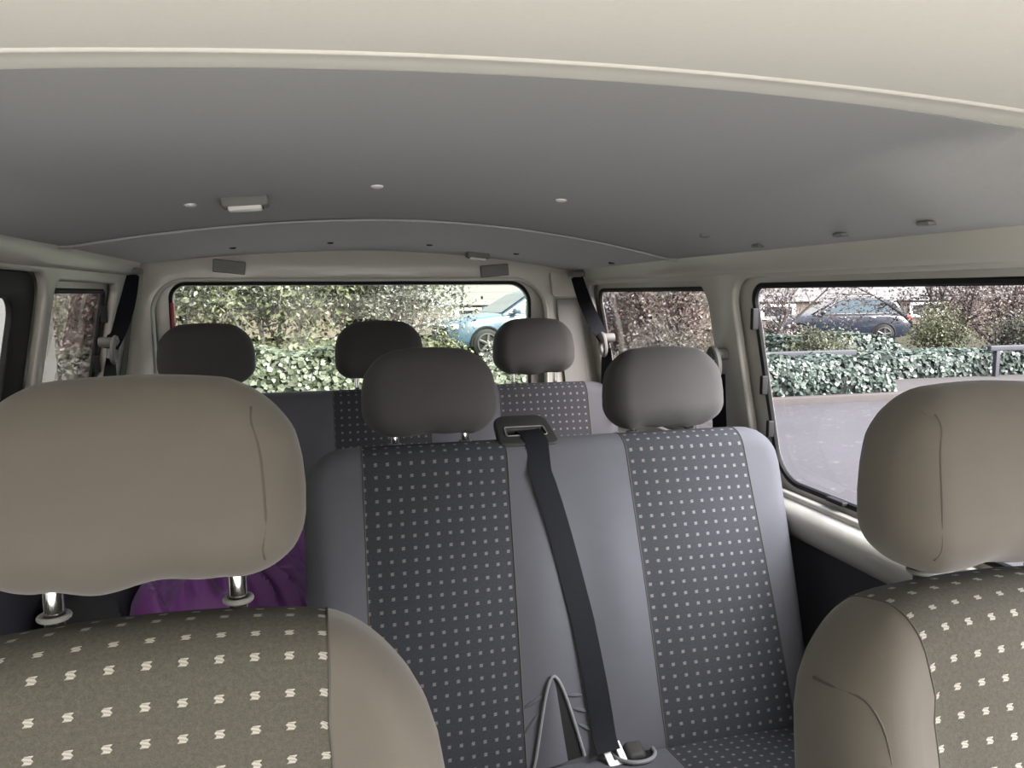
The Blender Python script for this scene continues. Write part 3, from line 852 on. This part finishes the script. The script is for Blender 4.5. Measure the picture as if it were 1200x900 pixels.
# ---- pillar belts
def pillar_belt(label, side, top, guide, low, flip=0, ylow=None, w=.046):
    root = empty('seat_belt', guide, label, 'seat belt', 'seat belts')
    g = Vector(guide)
    if top is not None:
        m2 = MB(); pts = [Vector(top).lerp(g, k/10) + Vector((-side*.010*math.sin(math.pi*k/10), 0, 0)) for k in range(11)]
        strip(m2, pts, [(-side*.55, 1-.1*k, 0.2) for k in range(11)], w)
        fix_normals(m2).build('webbing', M['belt'], root)
        m2 = MB(); box(m2, Vector(top)+Vector((0, 0, .004)), (.05, .05, .02), .006); m2.build('roof_outlet', M['gplast'], root)
    for (dx, dy, dz), (ax, ay, az), ww in low:
        m2 = MB(); a = g + Vector((dx, dy, dz)); b = g + Vector((ax, ay, az))
        strip(m2, [a.lerp(b, k/6) for k in range(7)], (-side*.3, 1, 0), [ww[0] + (ww[1]-ww[0])*k/6 for k in range(7)])
        fix_normals(m2).build('lower_webbing', M['belt'], root)
    # guide: D-shaped ring with a bolt cap
    m2 = MB()
    loop = [g + Vector((-side*(.012 + .004*math.sin(a)), .024*math.cos(a) - .004, .036*math.sin(a) - .004)) for a in [2*math.pi*i/24 for i in range(24)]]
    tube(m2, loop, .0075, 8, closed=True); m2.build('belt_guide', M['gplast'], root)
    m2 = MB(); tube(m2, [g + Vector((side*.03, .004, .018)), g + Vector((-side*.012, .004, .018)), g + Vector((-side*.022, .002, .016))], [.015, .015, .010], 18); m2.build('bolt_cap', M['gplast'], root)
    return root
pillar_belt('black belt hanging from the roof corner at the left rear pillar', -1, (-.712, 2.60, 1.868), (-.757, 2.46, 1.645), [((.0, -.01, -.03), (-.03, -.07, -.25), (.04, .05)), ((0, .015, -.03), (0, .02, -.25), (.03, .03))])
pillar_belt('black belt hanging from the roof corner at the right rear pillar', 1, (.725, 2.60, 1.858), (.772, 2.43, 1.628), [((0, -.012, -.02), (.0, -.09, -.25), (.04, .045)), ((0, .012, -.03), (0, .02, -.25), (.03, .03))])
pillar_belt('black belt behind the right second-row headrest on the middle pillar', 1, None, (.782, 1.70, 1.628), [((.0, -.005, -.03), (.01, -.03, -.45), (.045, .05))])

# ---- purple jacket on the rear bench
def jk(a, b):
    x = -.66 + .48*a; y = 1.80 + .42*b
    ridge = abs(noise.noise(Vector((x*9+2, y*5, .3))))
    r2_ = abs(noise.noise(Vector(((x+y*.6)*16, y*7, 4.1))))
    edge = min(1, min(a, 1-a, b, 1-b)/.16)
    z0 = .962 - .06*(y-1.76)/.54
    h = z0 + (.10 + .10*b + .05*noise.noise(Vector((x*3, y*3, 1)))) * math.sin(edge*math.pi/2)**.7 + edge*(.06*(1-3*ridge) + .03*(1-3*r2_))
    return (x + .03*noise.noise(Vector((x*6, y*6, 9))), y, max(h, z0))
mb = MB(); grid(mb, jk, 70, 60)
grid(mb, lambda a, b: (-.65+.46*a, 1.81+.40*b, .961 - .06*(.05+.40*b)/.54), 4, 4, flip=True)
jo = mb.build('jacket', M['purple']); tag(jo, 'crumpled purple jacket lying on the rear bench', 'jacket')

def bg_(a, b):
    x = -.80 + .19*a; y = 1.82 + .40*b; e = min(1, min(a, 1-a, b, 1-b)/.2)
    return (x, y, .962 - .06*(y-1.76)/.54 + .16*math.sin(e*math.pi/2)**.6*(1+.15*noise.noise(Vector((x*7, y*6, 2)))))
mb = MB(); grid(mb, bg_, 30, 40); grid(mb, lambda a, b: (-.79+.17*a, 1.83+.38*b, .961 - .06*(.07+.38*b)/.54), 3, 3, flip=True)
hd = mb.build('bag', M['black']); tag(hd, 'black cloth bag lying beside the purple jacket on the rear bench', 'bag')

# ================================================================ OUTSIDE
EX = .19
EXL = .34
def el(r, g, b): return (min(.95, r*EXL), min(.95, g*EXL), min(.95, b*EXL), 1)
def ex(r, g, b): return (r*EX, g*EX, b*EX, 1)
def ground_mat(name, c1, c2, scale, spk=.0):
    t = NT(name); p = t.n('ShaderNodeBsdfPrincipled', i_Roughness=.9); p.inputs['Specular IOR Level'].default_value = .2
    t.l(p.outputs[0], t.out.inputs[0]); tc = t.n('ShaderNodeTexCoord')
    n1 = t.n('ShaderNodeTexNoise', i_Scale=scale, i_Detail=8., i_Roughness=.7); t.l(tc.outputs['Object'], n1.inputs['Vector'])
    n2 = t.n('ShaderNodeTexNoise', i_Scale=scale*40, i_Detail=3.); t.l(tc.outputs['Object'], n2.inputs['Vector'])
    f = t.math('ADD', t.math('MULTIPLY', n1.outputs[0], .6), t.math('MULTIPLY', n2.outputs[0], .5))
    f = t.math('MULTIPLY_ADD', f, 2.2, -.7)
    cl = t.n('ShaderNodeClamp'); t.l(f, cl.inputs[0])
    col = t.mix(cl.outputs[0], c1, c2)
    if spk:
        v = t.n('ShaderNodeTexNoise', i_Scale=scale*12, i_Detail=1.); t.l(tc.outputs['Object'], v.inputs['Vector'])
        m = t.math('GREATER_THAN', v.outputs[0], .68)
        col = t.mix(t.math('MULTIPLY', m, spk), col, ex(.62, .60, .60))
    t.l(col, p.inputs['Base Color'])
    return t.m
M['road'] = ground_mat('asphalt', ex(.30, .29, .315), ex(.42, .40, .43), .6, .6)
M['lawn'] = ground_mat('rough_grass', ex(.12, .13, .06), ex(.26, .25, .14), .8)
M['kerb'] = ground_mat('kerb_stone', ex(.38, .34, .33), ex(.5, .45, .44), 2.)
M['soil'] = ground_mat('bare_path', ex(.34, .31, .30), ex(.46, .43, .42), 1.5)
mb = MB(); mb.add([(-60, -60, -.01), (80, -60, -.01), (80, 10.55, 0), (-60, 10.55, 0)], [(0, 1, 2, 3)])
tag(mb.build('road', M['road'], origin=(0, 0, 0)), 'pale grey asphalt road around the van', 'road', kind='structure')
mb = MB(); box(mb, (0, -10.5, 0), (40, 17, .02), .002)
tag(mb.build('bounce_ground', M['bounce_ground'], origin=(0, -10, 0)), 'unseen pale ground ahead of the van, added to bounce light', 'bounce_ground', kind='structure')
mb = MB(); box(mb, (10, 10.63, .05), (140, .16, .14), .02)
tag(fix_normals(mb).build('kerb', M['kerb'], origin=(0, 10.6, 0)), 'pinkish stone kerb along the road', 'kerb', kind='structure')
mb = MB(); box(mb, (10, 11.5, .04), (140, 1.6, .14), .01)
tag(mb.build('path', M['soil'], origin=(0, 11.5, 0)), 'bare grey strip behind the kerb', 'path', kind='structure')
mb = MB(); grid(mb, lambda a, b: (-60+140*a, 12.3+30*b, .10 - .22*min(1, b*2.5)), 4, 10)
tag(mb.build('lawn', M['lawn'], origin=(0, 12, 0)), 'rough grass between hedge and house', 'lawn', kind='structure')

# low rail behind the hedge
M['railblue'] = simple('blue_grey_timber', ex(.16, .17, .21), .6, noise_s=4, noise_a=.2)
for k, (x0, x1, lb) in enumerate(((5.2, 9.4, 'low blue-grey rail behind the ivy, seen through the right window beside the pillar'), (12.4, 20., 'low blue-grey rail behind the ivy under the pink-leaved shrub'))):
    root = empty('low_rail', ((x0+x1)/2, 12.1, 0), lb, 'rail', 'low rails behind the hedge')
    m2 = MB(); box(m2, ((x0+x1)/2, 12.1, .66), (x1-x0, .10, .11), .02); m2.build('beam', M['railblue'], root)
    for j in range(4):
        m2 = MB(); box(m2, (x0+.2+(x1-x0-.4)*j/3, 12.1, .33), (.09, .09, .62), .01); m2.build('post', M['railblue'], root)

# house
def siding(name, c, pitch, gap):
    t = NT(name); p = t.n('ShaderNodeBsdfPrincipled', i_Roughness=.7); t.l(p.outputs[0], t.out.inputs[0])
    tc = t.n('ShaderNodeTexCoord'); sp = t.n('ShaderNodeSeparateXYZ'); t.l(tc.outputs['Object'], sp.inputs[0])
    m = t.math('LESS_THAN', t.math('FRACT', t.math('DIVIDE', sp.outputs[2], pitch)), gap)
    n = t.n('ShaderNodeTexNoise', i_Scale=.5); t.l(tc.outputs['Object'], n.inputs['Vector'])
    d = tuple(x*.72 for x in c[:3]) + (1,)
    t.l(t.mix(m, c, d), p.inputs['Base Color']); return t.m
def brickmat(name, c1, c2, mo):
    t = NT(name); p = t.n('ShaderNodeBsdfPrincipled', i_Roughness=.8); t.l(p.outputs[0], t.out.inputs[0])
    tc = t.n('ShaderNodeTexCoord'); mp = t.n('ShaderNodeMapping'); mp.inputs['Rotation'].default_value = (R(90), 0, 0); t.l(tc.outputs['Object'], mp.inputs[0])
    b = t.n('ShaderNodeTexBrick', i_Scale=4., i_Color1=c1, i_Color2=c2, i_Mortar=mo); t.l(mp.outputs[0], b.inputs[0])
    t.l(b.outputs[0], p.inputs['Base Color']); return t.m
M['siding'] = siding('white_siding', ex(.80, .79, .80), .30, .07)
M['plinth'] = brickmat('beige_brick', ex(.55, .42, .33), ex(.60, .47, .37), ex(.5, .42, .36))
M['brick'] = brickmat('red_brick', ex(.34, .20, .17), ex(.42, .27, .23), ex(.45, .38, .35))
M['winglass'] = simple('dark_pane', ex(.10, .11, .12), .1)
M['render'] = simple('pale_render', lin(.15, .153, .138), .8, noise_s=.8, noise_a=.03)
HY = 33.0
house = empty('house', (14, HY, 0), 'long white-sided house with a beige brick base behind the parked cars', 'house')
m2 = MB(); box(m2, (13, HY+4, 4.55), (66, 8, 6.5), 0); m2.build('upper_wall', M['siding'], house)
m2 = MB(); box(m2, (13, HY+4.1, .65), (65.6, 8, 1.30), 0); m2.build('brick_base', M['plinth'], house)
m2 = MB(); box(m2, (13, HY-.05, 1.30), (66, .16, .10), .02); m2.build('ledge', M['siding'], house)
for x in (6.6, 9.6, 21.5, 25.7, 30):
    m2 = MB()
    vs, fs = plate2d(rr(x-.95, x+.95, .42, 1.14, .01), [rr(x-.78, x+.78, .54, 1.04, .01)], .12, .01)
    m2.add([(v[0], HY+.05+v[2], v[1]) for v in vs], fs); fr = fix_normals(m2).build('window', M['white'], house)
    m2 = MB(); box(m2, (x, HY+.09, .79), (1.6, .03, .52), 0); m2.build('pane', M['winglass'], fr)

# pale building beside the van, seen through the sliding door window
gar = empty('garage', (-4.6, 2.5, 0), 'pale rendered garage seen through the left middle window', 'garage')
m2 = MB(); box(m2, (-4.6, 3.5, 1.6), (3.4, 11.4, 3.2), .02); m2.build('wall', M['render'], gar)
m2 = MB(); box(m2, (-4.6, 3.5, 3.26), (3.7, 11.7, .12), .02); m2.build('roof', M['gplast'], gar)
# brick wall on the left
bw = MB(); box(bw, (-8.2, 19, .9), (9, .3, 1.8), .01); tag(bw.build('brick_wall', M['brick']), 'reddish brick wall behind the shrubs on the left', 'wall')

# ---------------- vegetation
def leaf(vs, fs, uvs, c, n, size, tone, asp=.55, fold=.18):
    n = n.normalized(); t = n.orthogonal().normalized()
    t = Matrix.Rotation(random.random()*6.283, 3, n) @ t; b = n.cross(t)
    i = len(vs)
    L, Wd = size/2, size*asp/2
    f = n*(fold*size*.5)
    vs += [c - t*L, c - b*Wd + f - t*L*.35, c - b*Wd*.75 + f + t*L*.35, c + t*L, c + b*Wd*.75 + f + t*L*.35, c + b*Wd + f - t*L*.35]
    fs += [(i, i+1, i+2, i+3), (i, i+3, i+4, i+5)]
    uvs += [(tone, .5)]*6

def rnd_dir():
    z = random.uniform(-1, 1); a = random.random()*6.283; r = math.sqrt(1-z*z)
    return Vector((r*math.cos(a), r*math.sin(a), z))

def shrub(x, y, w, h, n, size, mat, label, z0=.1, trunk=True, density_low=.25, bark=None, clump=26, dep=None, group='shrubs behind the hedge', sparse=.30):
    root = empty('shrub', (x, y, z0), label, 'shrub', group)
    br = MB(); tips = []
    if trunk:
        ns = 6
        for k in range(ns):
            a = 6.283*k/ns + random.uniform(-.4, .4); lean = random.uniform(.18, .55)
            p = Vector((x+.06*math.cos(a), y+.06*math.sin(a), z0)); pts = [p.copy()]; rs = [.035*(h/2.2)]
            L = h*random.uniform(.75, 1.0); d = Vector((math.cos(a)*lean*w/h*1.6, math.sin(a)*lean*w/h*1.2, 1)).normalized()
            for s in range(7):
                d = (d + rnd_dir()*.22).normalized(); p = p + d*L/7; pts.append(p.copy()); rs.append(max(.006, rs[0]*(1-(s+1)/7.6)))
                if s > 0:
                    for _ in range(2):
                        e = (d*.6 + rnd_dir()).normalized(); q = p.copy(); sp = [q.copy()]
                        for _ in range(4):
                            e = (e + rnd_dir()*.35).normalized(); q = q + e*h*.085; sp.append(q.copy()); tips.append(q.copy())
                        tube(br, sp, [rs[-1]*.6, rs[-1]*.5, .008, .006, .004], 4, caps=False)
                tips.append(p.copy())
            tube(br, pts, rs, 6, caps=False)
        br.build('branches', bark or M['bark'], root)
    vs, fs, uvs = [], [], []
    dep = dep or w*.7
    cents = [t for t in tips if random.random() < .8]
    while len(cents) < n//clump:
        d = rnd_dir()*random.random()**.4
        cents.append(Vector((x + d.x*w/2, y + d.y*dep/2, z0 + h*(.54 + .46*d.z))))
    for k in range(n):
        c = random.choice(cents)
        p = c + rnd_dir()*random.random()**.5*sparse
        if p.z < z0+.02: p.z = z0 + .02 + random.random()*.1
        tone = max(0, min(1, .43 + .5*noise.noise(c*1.1) + random.uniform(-.48, .48)))
        nn = (rnd_dir() + Vector((0, -.5, .7)))
        leaf(vs, fs, uvs, p, nn, size*random.uniform(.6, 1.25), tone)
    mb = MB(); mb.add(vs, fs, 0, uvs)
    mb.build('foliage', mat, root)
    return root
M['bark'] = simple('bark', el(.16, .125, .11), .9, noise_s=8, noise_a=.3)
M['bark2'] = simple('pale_bark', el(.27, .24, .22), .9, noise_s=8, noise_a=.3)
M['lf_green'] = leafmat('leaf_grey_green', [el(.03, .035, .02), el(.13, .145, .085), el(.34, .36, .22), el(.95, .95, .88)])
M['lf_grey'] = leafmat('leaf_silvery', [el(.05, .05, .04), el(.26, .26, .21), el(.50, .50, .43), el(.95, .95, .92)])
M['lf_pink'] = leafmat('leaf_russet', [el(.10, .07, .06), el(.42, .32, .28), el(.70, .58, .53), el(1.6, 1.45, 1.4)])
M['lf_rose'] = leafmat('leaf_rose', [el(.10, .07, .06), el(.36, .26, .24), el(.55, .46, .38), el(.90, .78, .78)])
M['lf_yellow'] = leafmat('leaf_yellow_green', [el(.05, .06, .025), el(.20, .23, .10), el(.38, .40, .20), el(.75, .75, .55)])
M['lf_ivy'] = leafmat('ivy_leaf', [el(.025, .045, .035), el(.10, .16, .12), el(.24, .33, .27), el(.46, .56, .48)], rough=.35, trans=.12)
M['lf_ivy2'] = leafmat('pale_ivy_leaf', [ex(.04, .06, .03), ex(.22, .27, .15), ex(.48, .53, .38), ex(.80, .84, .72)], rough=.4, trans=.12)
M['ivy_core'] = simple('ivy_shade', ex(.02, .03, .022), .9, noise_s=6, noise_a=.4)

def hedge(x0, x1, y0, y1, h, n, size, label, bump=.18, seed=0, mat=None):
    root = empty('ivy_hedge', ((x0+x1)/2, (y0+y1)/2, .05), label, 'hedge', 'ivy hedges along the kerb')
    def top(a, b):
        x = x0+(x1-x0)*a
        e = min(1, min(a, 1-a)*(x1-x0)/.35)
        hh = h*(1 + bump*noise.noise(Vector((x*1.1+seed, 3, 0)))*2)*math.sqrt(max(.02, e))
        g = math.pi*b
        yy = (y0+y1)/2 - math.cos(g)*(y1-y0)/2
        return Vector((x, yy, .10 + hh*min(1, math.sin(g)*1.6)**.7))
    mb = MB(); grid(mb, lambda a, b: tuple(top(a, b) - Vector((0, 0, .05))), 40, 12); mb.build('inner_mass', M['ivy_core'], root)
    vs, fs, uvs = [], [], []
    for k in range(n):
        a, b = random.random(), random.random()*.78
        p = top(a, b); q = top(min(1, a+.01), b); r_ = top(a, b+.01)
        nn = (q-p).cross(r_-p); nn = nn.normalized() if nn.length > 1e-9 else Vector((0, -1, 0))
        if nn.z < 0 or nn.y > .5: nn = Vector((nn.x, -abs(nn.y), abs(nn.z)))
        p = p + nn*random.uniform(-.04, .07)
        tone = max(0, min(1, .5 + .3*noise.noise(p*2.5) + random.uniform(-.4, .4)))
        leaf(vs, fs, uvs, p, nn + rnd_dir()*.75 + Vector((0, -.2, .35)), size*random.uniform(.6, 1.3), tone, .85, .1)
    mb = MB(); mb.add(vs, fs, 0, uvs); mb.build('leaves', mat or M['lf_ivy'], root)
    return root
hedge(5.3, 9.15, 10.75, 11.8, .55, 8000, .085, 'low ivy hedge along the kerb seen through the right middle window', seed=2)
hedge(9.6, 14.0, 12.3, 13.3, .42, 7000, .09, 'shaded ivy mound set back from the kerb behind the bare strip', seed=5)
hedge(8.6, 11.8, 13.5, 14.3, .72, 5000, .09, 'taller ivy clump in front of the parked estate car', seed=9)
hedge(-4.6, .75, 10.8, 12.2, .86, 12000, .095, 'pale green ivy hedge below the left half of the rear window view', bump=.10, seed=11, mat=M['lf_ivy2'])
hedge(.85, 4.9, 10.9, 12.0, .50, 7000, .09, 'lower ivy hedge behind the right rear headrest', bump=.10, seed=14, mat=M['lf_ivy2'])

# left to right behind the tailgate window
shrub(-3.0, 15.0, 2.8, 3.6, 8000, .10, M['lf_green'], 'dense green shrub at the left edge of the rear window', sparse=.42)
shrub(-1.0, 14.4, 2.2, 3.5, 8000, .10, M['lf_yellow'], 'yellow-green shrub right of the left rear headrest', bark=M['bark2'], sparse=.40)
shrub(.75, 15.2, 2.2, 3.4, 8000, .10, M['lf_green'], 'leafy shrub above the middle rear headrest', sparse=.42)
shrub(1.35, 14.6, .7, 3.0, 6000, .07, M['lf_grey'], 'silvery shrub beside the nose of the blue car', sparse=.33)
shrub(2.0, 13.2, .7, .95, 1500, .07, M['lf_yellow'], 'low yellowish shrub under the nose of the blue car', sparse=.25, trunk=False)
shrub(3.9, 14.5, 1.9, .80, 2600, .07, M['lf_grey'], 'low pale shrub before the front wheel of the blue car', sparse=.25, trunk=False)
# quarter window, right
shrub(6.95, 17.4, 1.1, 1.6, 3600, .075, M['lf_pink'], 'small russet shrub at the tail of the light blue car', sparse=.3)
shrub(6.75, 14.4, 2.2, 3.2, 9500, .075, M['lf_pink'], 'russet shrub filling the right quarter window', sparse=.38)
shrub(6.0, 13.0, 1.6, 1.1, 3000, .08, M['lf_grey'], 'low silvery shrub at the foot of the right quarter window', trunk=False)
# right window
shrub(9.35, 14.9, 1.2, 2.9, 2600, .07, M['lf_pink'], 'thin russet shrub beside the pillar of the right window', bark=M['bark2'])
shrub(9.3, 13.0, 1.3, .95, 2600, .07, M['lf_yellow'], 'low dry shrub under the nose of the estate car', trunk=False)
shrub(14.7, 15.6, 2.8, 3.5, 8500, .075, M['lf_rose'], 'russet shrub with dark branches right of the estate car', sparse=.40)
shrub(17.2, 16.2, 2.8, 3.7, 8500, .08, M['lf_rose'], 'rose-tinted shrub above the driver headrest', sparse=.42)
shrub(13.3, 14.3, 1.3, 1.3, 3600, .07, M['lf_yellow'], 'low yellow-green shrub behind the tail of the estate car', trunk=False)
shrub(15.6, 14.2, 1.6, 1.2, 3600, .07, M['lf_green'], 'low green shrub at the foot of the russet shrub', trunk=False)
shrub(7.6, 16.2, 1.9, 3.0, 6500, .075, M['lf_pink'], 'pinkish shrub behind the russet one in the right quarter window', sparse=.38)
# left quarter window
shrub(-3.9, 12.2, 2.4, 3.0, 6500, .075, M['lf_rose'], 'russet shrub in the left quarter window', sparse=.38)
shrub(-3.3, 10.0, 1.2, .9, 2500, .08, M['lf_grey'], 'low silvery shrub in the left quarter window', trunk=False)

# ---------------- cars
def car(x, y, rz, paint, label, rails, z=.12, sc=1.0):
    root = empty('car', (0, 0, 0), label, 'car', 'cars parked before the house')
    P = lambda q: M[q]
    # stations from nose (-x) to tail (+x): x, half width, bottom z, shoulder z
    st = [(-2.33, .62, .42, .66), (-2.28, .74, .30, .80), (-2.10, .86, .24, .90), (-1.75, .91, .22, .965), (-1.2, .925, .22, 1.02), (-.75, .93, .22, 1.05), (0, .93, .22, 1.055), (.8, .93, .22, 1.06), (1.5, .925, .22, 1.07), (1.95, .90, .24, 1.07), (2.20, .84, .30, 1.05), (2.30, .76, .40, .95), (2.32, .70, .46, .80)]
    mb = MB(); vs = []; fs = []; n = 17
    for (sx, hw, zb, zs) in st:
        sec = [(-hw*.80, zb), (-hw*.96, zb+.06), (-hw, zb+.22), (-hw*1.0, (zb+zs)/2+.05), (-hw*.975, zs-.10), (-hw*.93, zs-.02), (-hw*.80, zs+.015), (-hw*.4, zs+.035), (0, zs+.04)]
        sec = sec + [(-a, b) for a, b in sec[-2::-1]]
        for a, b in sec: vs.append((sx, a, b))
    for i in range(len(st)-1):
        for k in range(n-1): fs.append((i*n+k, i*n+k+1, (i+1)*n+k+1, (i+1)*n+k))
    fs.append(tuple(range(n))); fs.append(tuple(len(vs)-n+k for k in range(n))[::-1])
    mb.add(vs, fs); fix_normals(mb).build('body', paint, root, angle=50)
    # greenhouse: x at base / roof edges
    gb = MB()
    prof = [(-1.02, 1.03), (-.18, 1.52), (.05, 1.60), (.6, 1.645), (1.3, 1.615), (1.78, 1.53), (2.12, 1.06)]
    vs = []; fs = []
    ns = 14
    def roofz(x): return interp(x, [p[0] for p in prof], [p[1] for p in prof])
    xs = [-1.02, -.75, -.45, -.18, .05, .35, .7, 1.0, 1.3, 1.55, 1.78, 1.95, 2.12]
    for q in xs:
        zt_ = roofz(q); k = (zt_-1.03)/.61; wb = .885; wt = .885 - .20*k
        sec = [(-wb, 1.02), (-(wb+(wt-wb)*.5), 1.02+(zt_-1.02)*.5), (-wt, 1.02+(zt_-1.02)*.93), (-wt*.9, zt_), (-wt*.5, zt_+.012*k), (0, zt_+.02*k)]
        sec = sec + [(-a, b) for a, b in sec[-2::-1]]
        for a, b in sec: vs.append((q, a, b))
    n = 11
    for i in range(len(xs)-1):
        for k in range(n-1): fs.append((i*n+k, i*n+k+1, (i+1)*n+k+1, (i+1)*n+k))
    gb.add(vs, fs); fix_normals(gb).build('cabin', paint, root, angle=50)
    # glazing plates a little proud of the cabin
    def side_pt(q, z, s, off=.006):
        zt_ = roofz(q); k = (zt_-1.03)/.61; f = max(0, min(1, (z-1.02)/max(.05, zt_-1.02)))
        return (q, s*(.885 - .20*k*f*1.0 + off), z)
    for s in (-1, 1):
        for poly in ([(-.78, 1.075), (.19, 1.085), (.19, 1.54), (.02, 1.53), (-.22, 1.44)], [(.205, 1.085), (1.15, 1.095), (1.15, 1.545), (.205, 1.54)], [(1.165, 1.10), (1.72, 1.12), (1.86, 1.20), (1.66, 1.44), (1.5, 1.52), (1.165, 1.545)]):
            g = MB(); g.add([side_pt(a, b, s) for a, b in poly], [tuple(range(len(poly)))]); g.build('side_window', P('carglass'), root)
        tr = MB(); tube(tr, [side_pt(a, b, s, .010) for a, b in ((-.86, 1.06), (.2, 1.07), (1.15, 1.08), (1.74, 1.10), (1.90, 1.20), (1.69, 1.46), (1.51, 1.545), (1.15, 1.57), (.2, 1.565), (0, 1.555), (-.25, 1.46))], .014, 6, closed=True)
        tr.build('window_trim', P('chrome'), root)
        if rails:
            rl = MB(); tube(rl, [(-.05, s*.66, 1.58), (.1, s*.66, 1.66), (.7, s*.66, 1.695), (1.3, s*.66, 1.67), (1.55, s*.66, 1.60)], .018, 6); rl.build('roof_rail', P('chrome'), root)
        mi = MB(); box(mi, (-.72, s*1.02, 1.12), (.16, .20, .14), .05); mi.build('mirror', paint, root)
        hl = MB(); box(hl, (-2.13, s*.70, .76), (.30, .26, .13), .05); hl.build('headlight', P('lens'), root)
        tl = MB(); box(tl, (2.16, s*.74, .93), (.28, .24, .16), .04); tl.build('tail_light', P('red'), root)
        for dx in (-.02, .98):
            dh = MB(); box(dh, (dx, s*.935, .94), (.20, .03, .035), .012); dh.build('door_handle', P('chrome'), root)
        cl = MB(); box(cl, (0, s*.915, .33), (2.0, .05, .16), .03); cl.build('lower_cladding', P('rubber'), root)
        for wxp in (-1.45, 1.36):
            ar_ = MB(); tube(ar_, [(wxp+.385*math.cos(a), s*.915, .36+.385*math.sin(a)) for a in [math.pi*(k/14)*1.1-.16 for k in range(15)]], .035, 6); ar_.build('wheel_arch', P('rubber'), root)
            wh = MB(); tube(wh, [(wxp, s*.72, .35), (wxp, s*.74, .35), (wxp, s*.93, .35), (wxp, s*.95, .35)], [.31, .35, .35, .31], 28)
            wo_ = wh.build('wheel', P('rubber'), root)
            rm = MB(); tube(rm, [(wxp+.235*math.cos(a), s*.955, .35+.235*math.sin(a)) for a in [6.283*k/24 for k in range(24)]], .022, 6, closed=True)
            for k in range(5):
                a = 6.283*k/5+.3; tube(rm, [(wxp, s*.958, .35), (wxp+.23*math.cos(a-.1), s*.958, .35+.23*math.sin(a-.1))], [.05, .035], 6)
            rm.build('rim', P('alloy'), wo_)
    ws = MB(); ws.add([(-.99, -.76, 1.065), (-.99, .76, 1.065), (-.24, .62, 1.505), (-.24, -.62, 1.505)], [(0, 1, 2, 3)])
    ws.v = [(a-.025, b, c+.012) for a, b, c in ws.v]; ws.build('windscreen', P('carglass'), root)
    rw = MB(); rw.add([(2.09, -.74, 1.12), (2.09, .74, 1.12), (1.84, .66, 1.47), (1.84, -.66, 1.47)], [(3, 2, 1, 0)]); rw.v = [(a+.02, b, c+.01) for a, b, c in rw.v]; rw.build('rear_screen', P('carglass'), root)
    gr = MB(); box(gr, (-2.33, 0, .66), (.06, 1.05, .22), .03)
    for k in range(3): box(gr, (-2.365, 0, .60+.06*k), (.02, .98, .014), .004, mi=1)
    gr.build('grille', [P('rubber'), P('chrome')], root)
    bp = MB(); box(bp, (-2.30, 0, .38), (.12, 1.5, .18), .05); bp.build('bumper', P('rubber'), root)
    bp = MB(); box(bp, (2.28, 0, .44), (.12, 1.5, .22), .05); bp.build('bumper', P('rubber'), root)
    root.scale = (sc,)*3; root.location = (x, y, z); root.rotation_euler = (0, 0, rz)
    return root
M['carblue'] = simple('light_blue_car_paint', el(.19, .32, .46), .25, coat=.6)
M['carnavy'] = simple('navy_car_paint', el(.035, .055, .10), .2, coat=.8)
M['carglass'] = simple('car_glass', el(.13, .22, .28), .05, coat=1.)
M['alloy'] = simple('alloy', ex(.7, .7, .7), .3, metal=.6)
car(5.42, 20.4, R(9), M['carblue'], 'light blue car whose nose shows through the rear window', False, sc=1.08)
car(18.1, 24.2, R(-22), M['carnavy'], 'dark navy estate car with roof rails seen through the right window', True, z=-.10)

# ================================================================ LIGHT
SKY, SUN = .95, 8.0
w = bpy.data.worlds.new('overcast'); S.world = w; w.use_nodes = True
nt = w.node_tree; nt.nodes.clear()
out = nt.nodes.new('ShaderNodeOutputWorld'); bg = nt.nodes.new('ShaderNodeBackground'); nt.links.new(bg.outputs[0], out.inputs[0])
tc = nt.nodes.new('ShaderNodeTexCoord'); dt = nt.nodes.new('ShaderNodeVectorMath'); dt.operation = 'DOT_PRODUCT'
nt.links.new(tc.outputs['Generated'], dt.inputs[0]); d = Vector((.25, -.85, .45)).normalized(); dt.inputs[1].default_value = d
cr = nt.nodes.new('ShaderNodeValToRGB'); e = cr.color_ramp.elements
mr = nt.nodes.new('ShaderNodeMapRange'); mr.inputs[1].default_value = -1; mr.inputs[2].default_value = 1
nt.links.new(dt.outputs['Value'], mr.inputs[0]); nt.links.new(mr.outputs[0], cr.inputs[0])
e[0].position = .35; e[0].color = (.80, .89, 1.06, 1); e[1].position = .95; e[1].color = (1.0, .93, .80, 1)
nt.links.new(cr.outputs[0], bg.inputs[0]); bg.inputs[1].default_value = SKY
sl_ = bpy.data.lights.new('sun', 'SUN'); sl_.energy = SUN; sl_.angle = R(60); sl_.color = (1.0, .97, .93)
so = bpy.data.objects.new('sun', sl_); COL.objects.link(so); so.location = (0, -20, 30)
so.rotation_euler = Vector((.56, -.62, .60)).to_track_quat('Z', 'Y').to_euler()

S.view_settings.view_transform = 'Standard'; S.view_settings.look = 'None'
S.view_settings.exposure = 1.9; S.view_settings.gamma = 1; S.view_settings.use_curve_mapping = False
S.cycles.max_bounces = 12; S.cycles.diffuse_bounces = 8; S.cycles.transparent_max_bounces = 16
S.cycles.use_denoising = True; S.cycles.sample_clamp_indirect = 8
S.cycles.caustics_reflective = False; S.cycles.caustics_refractive = False
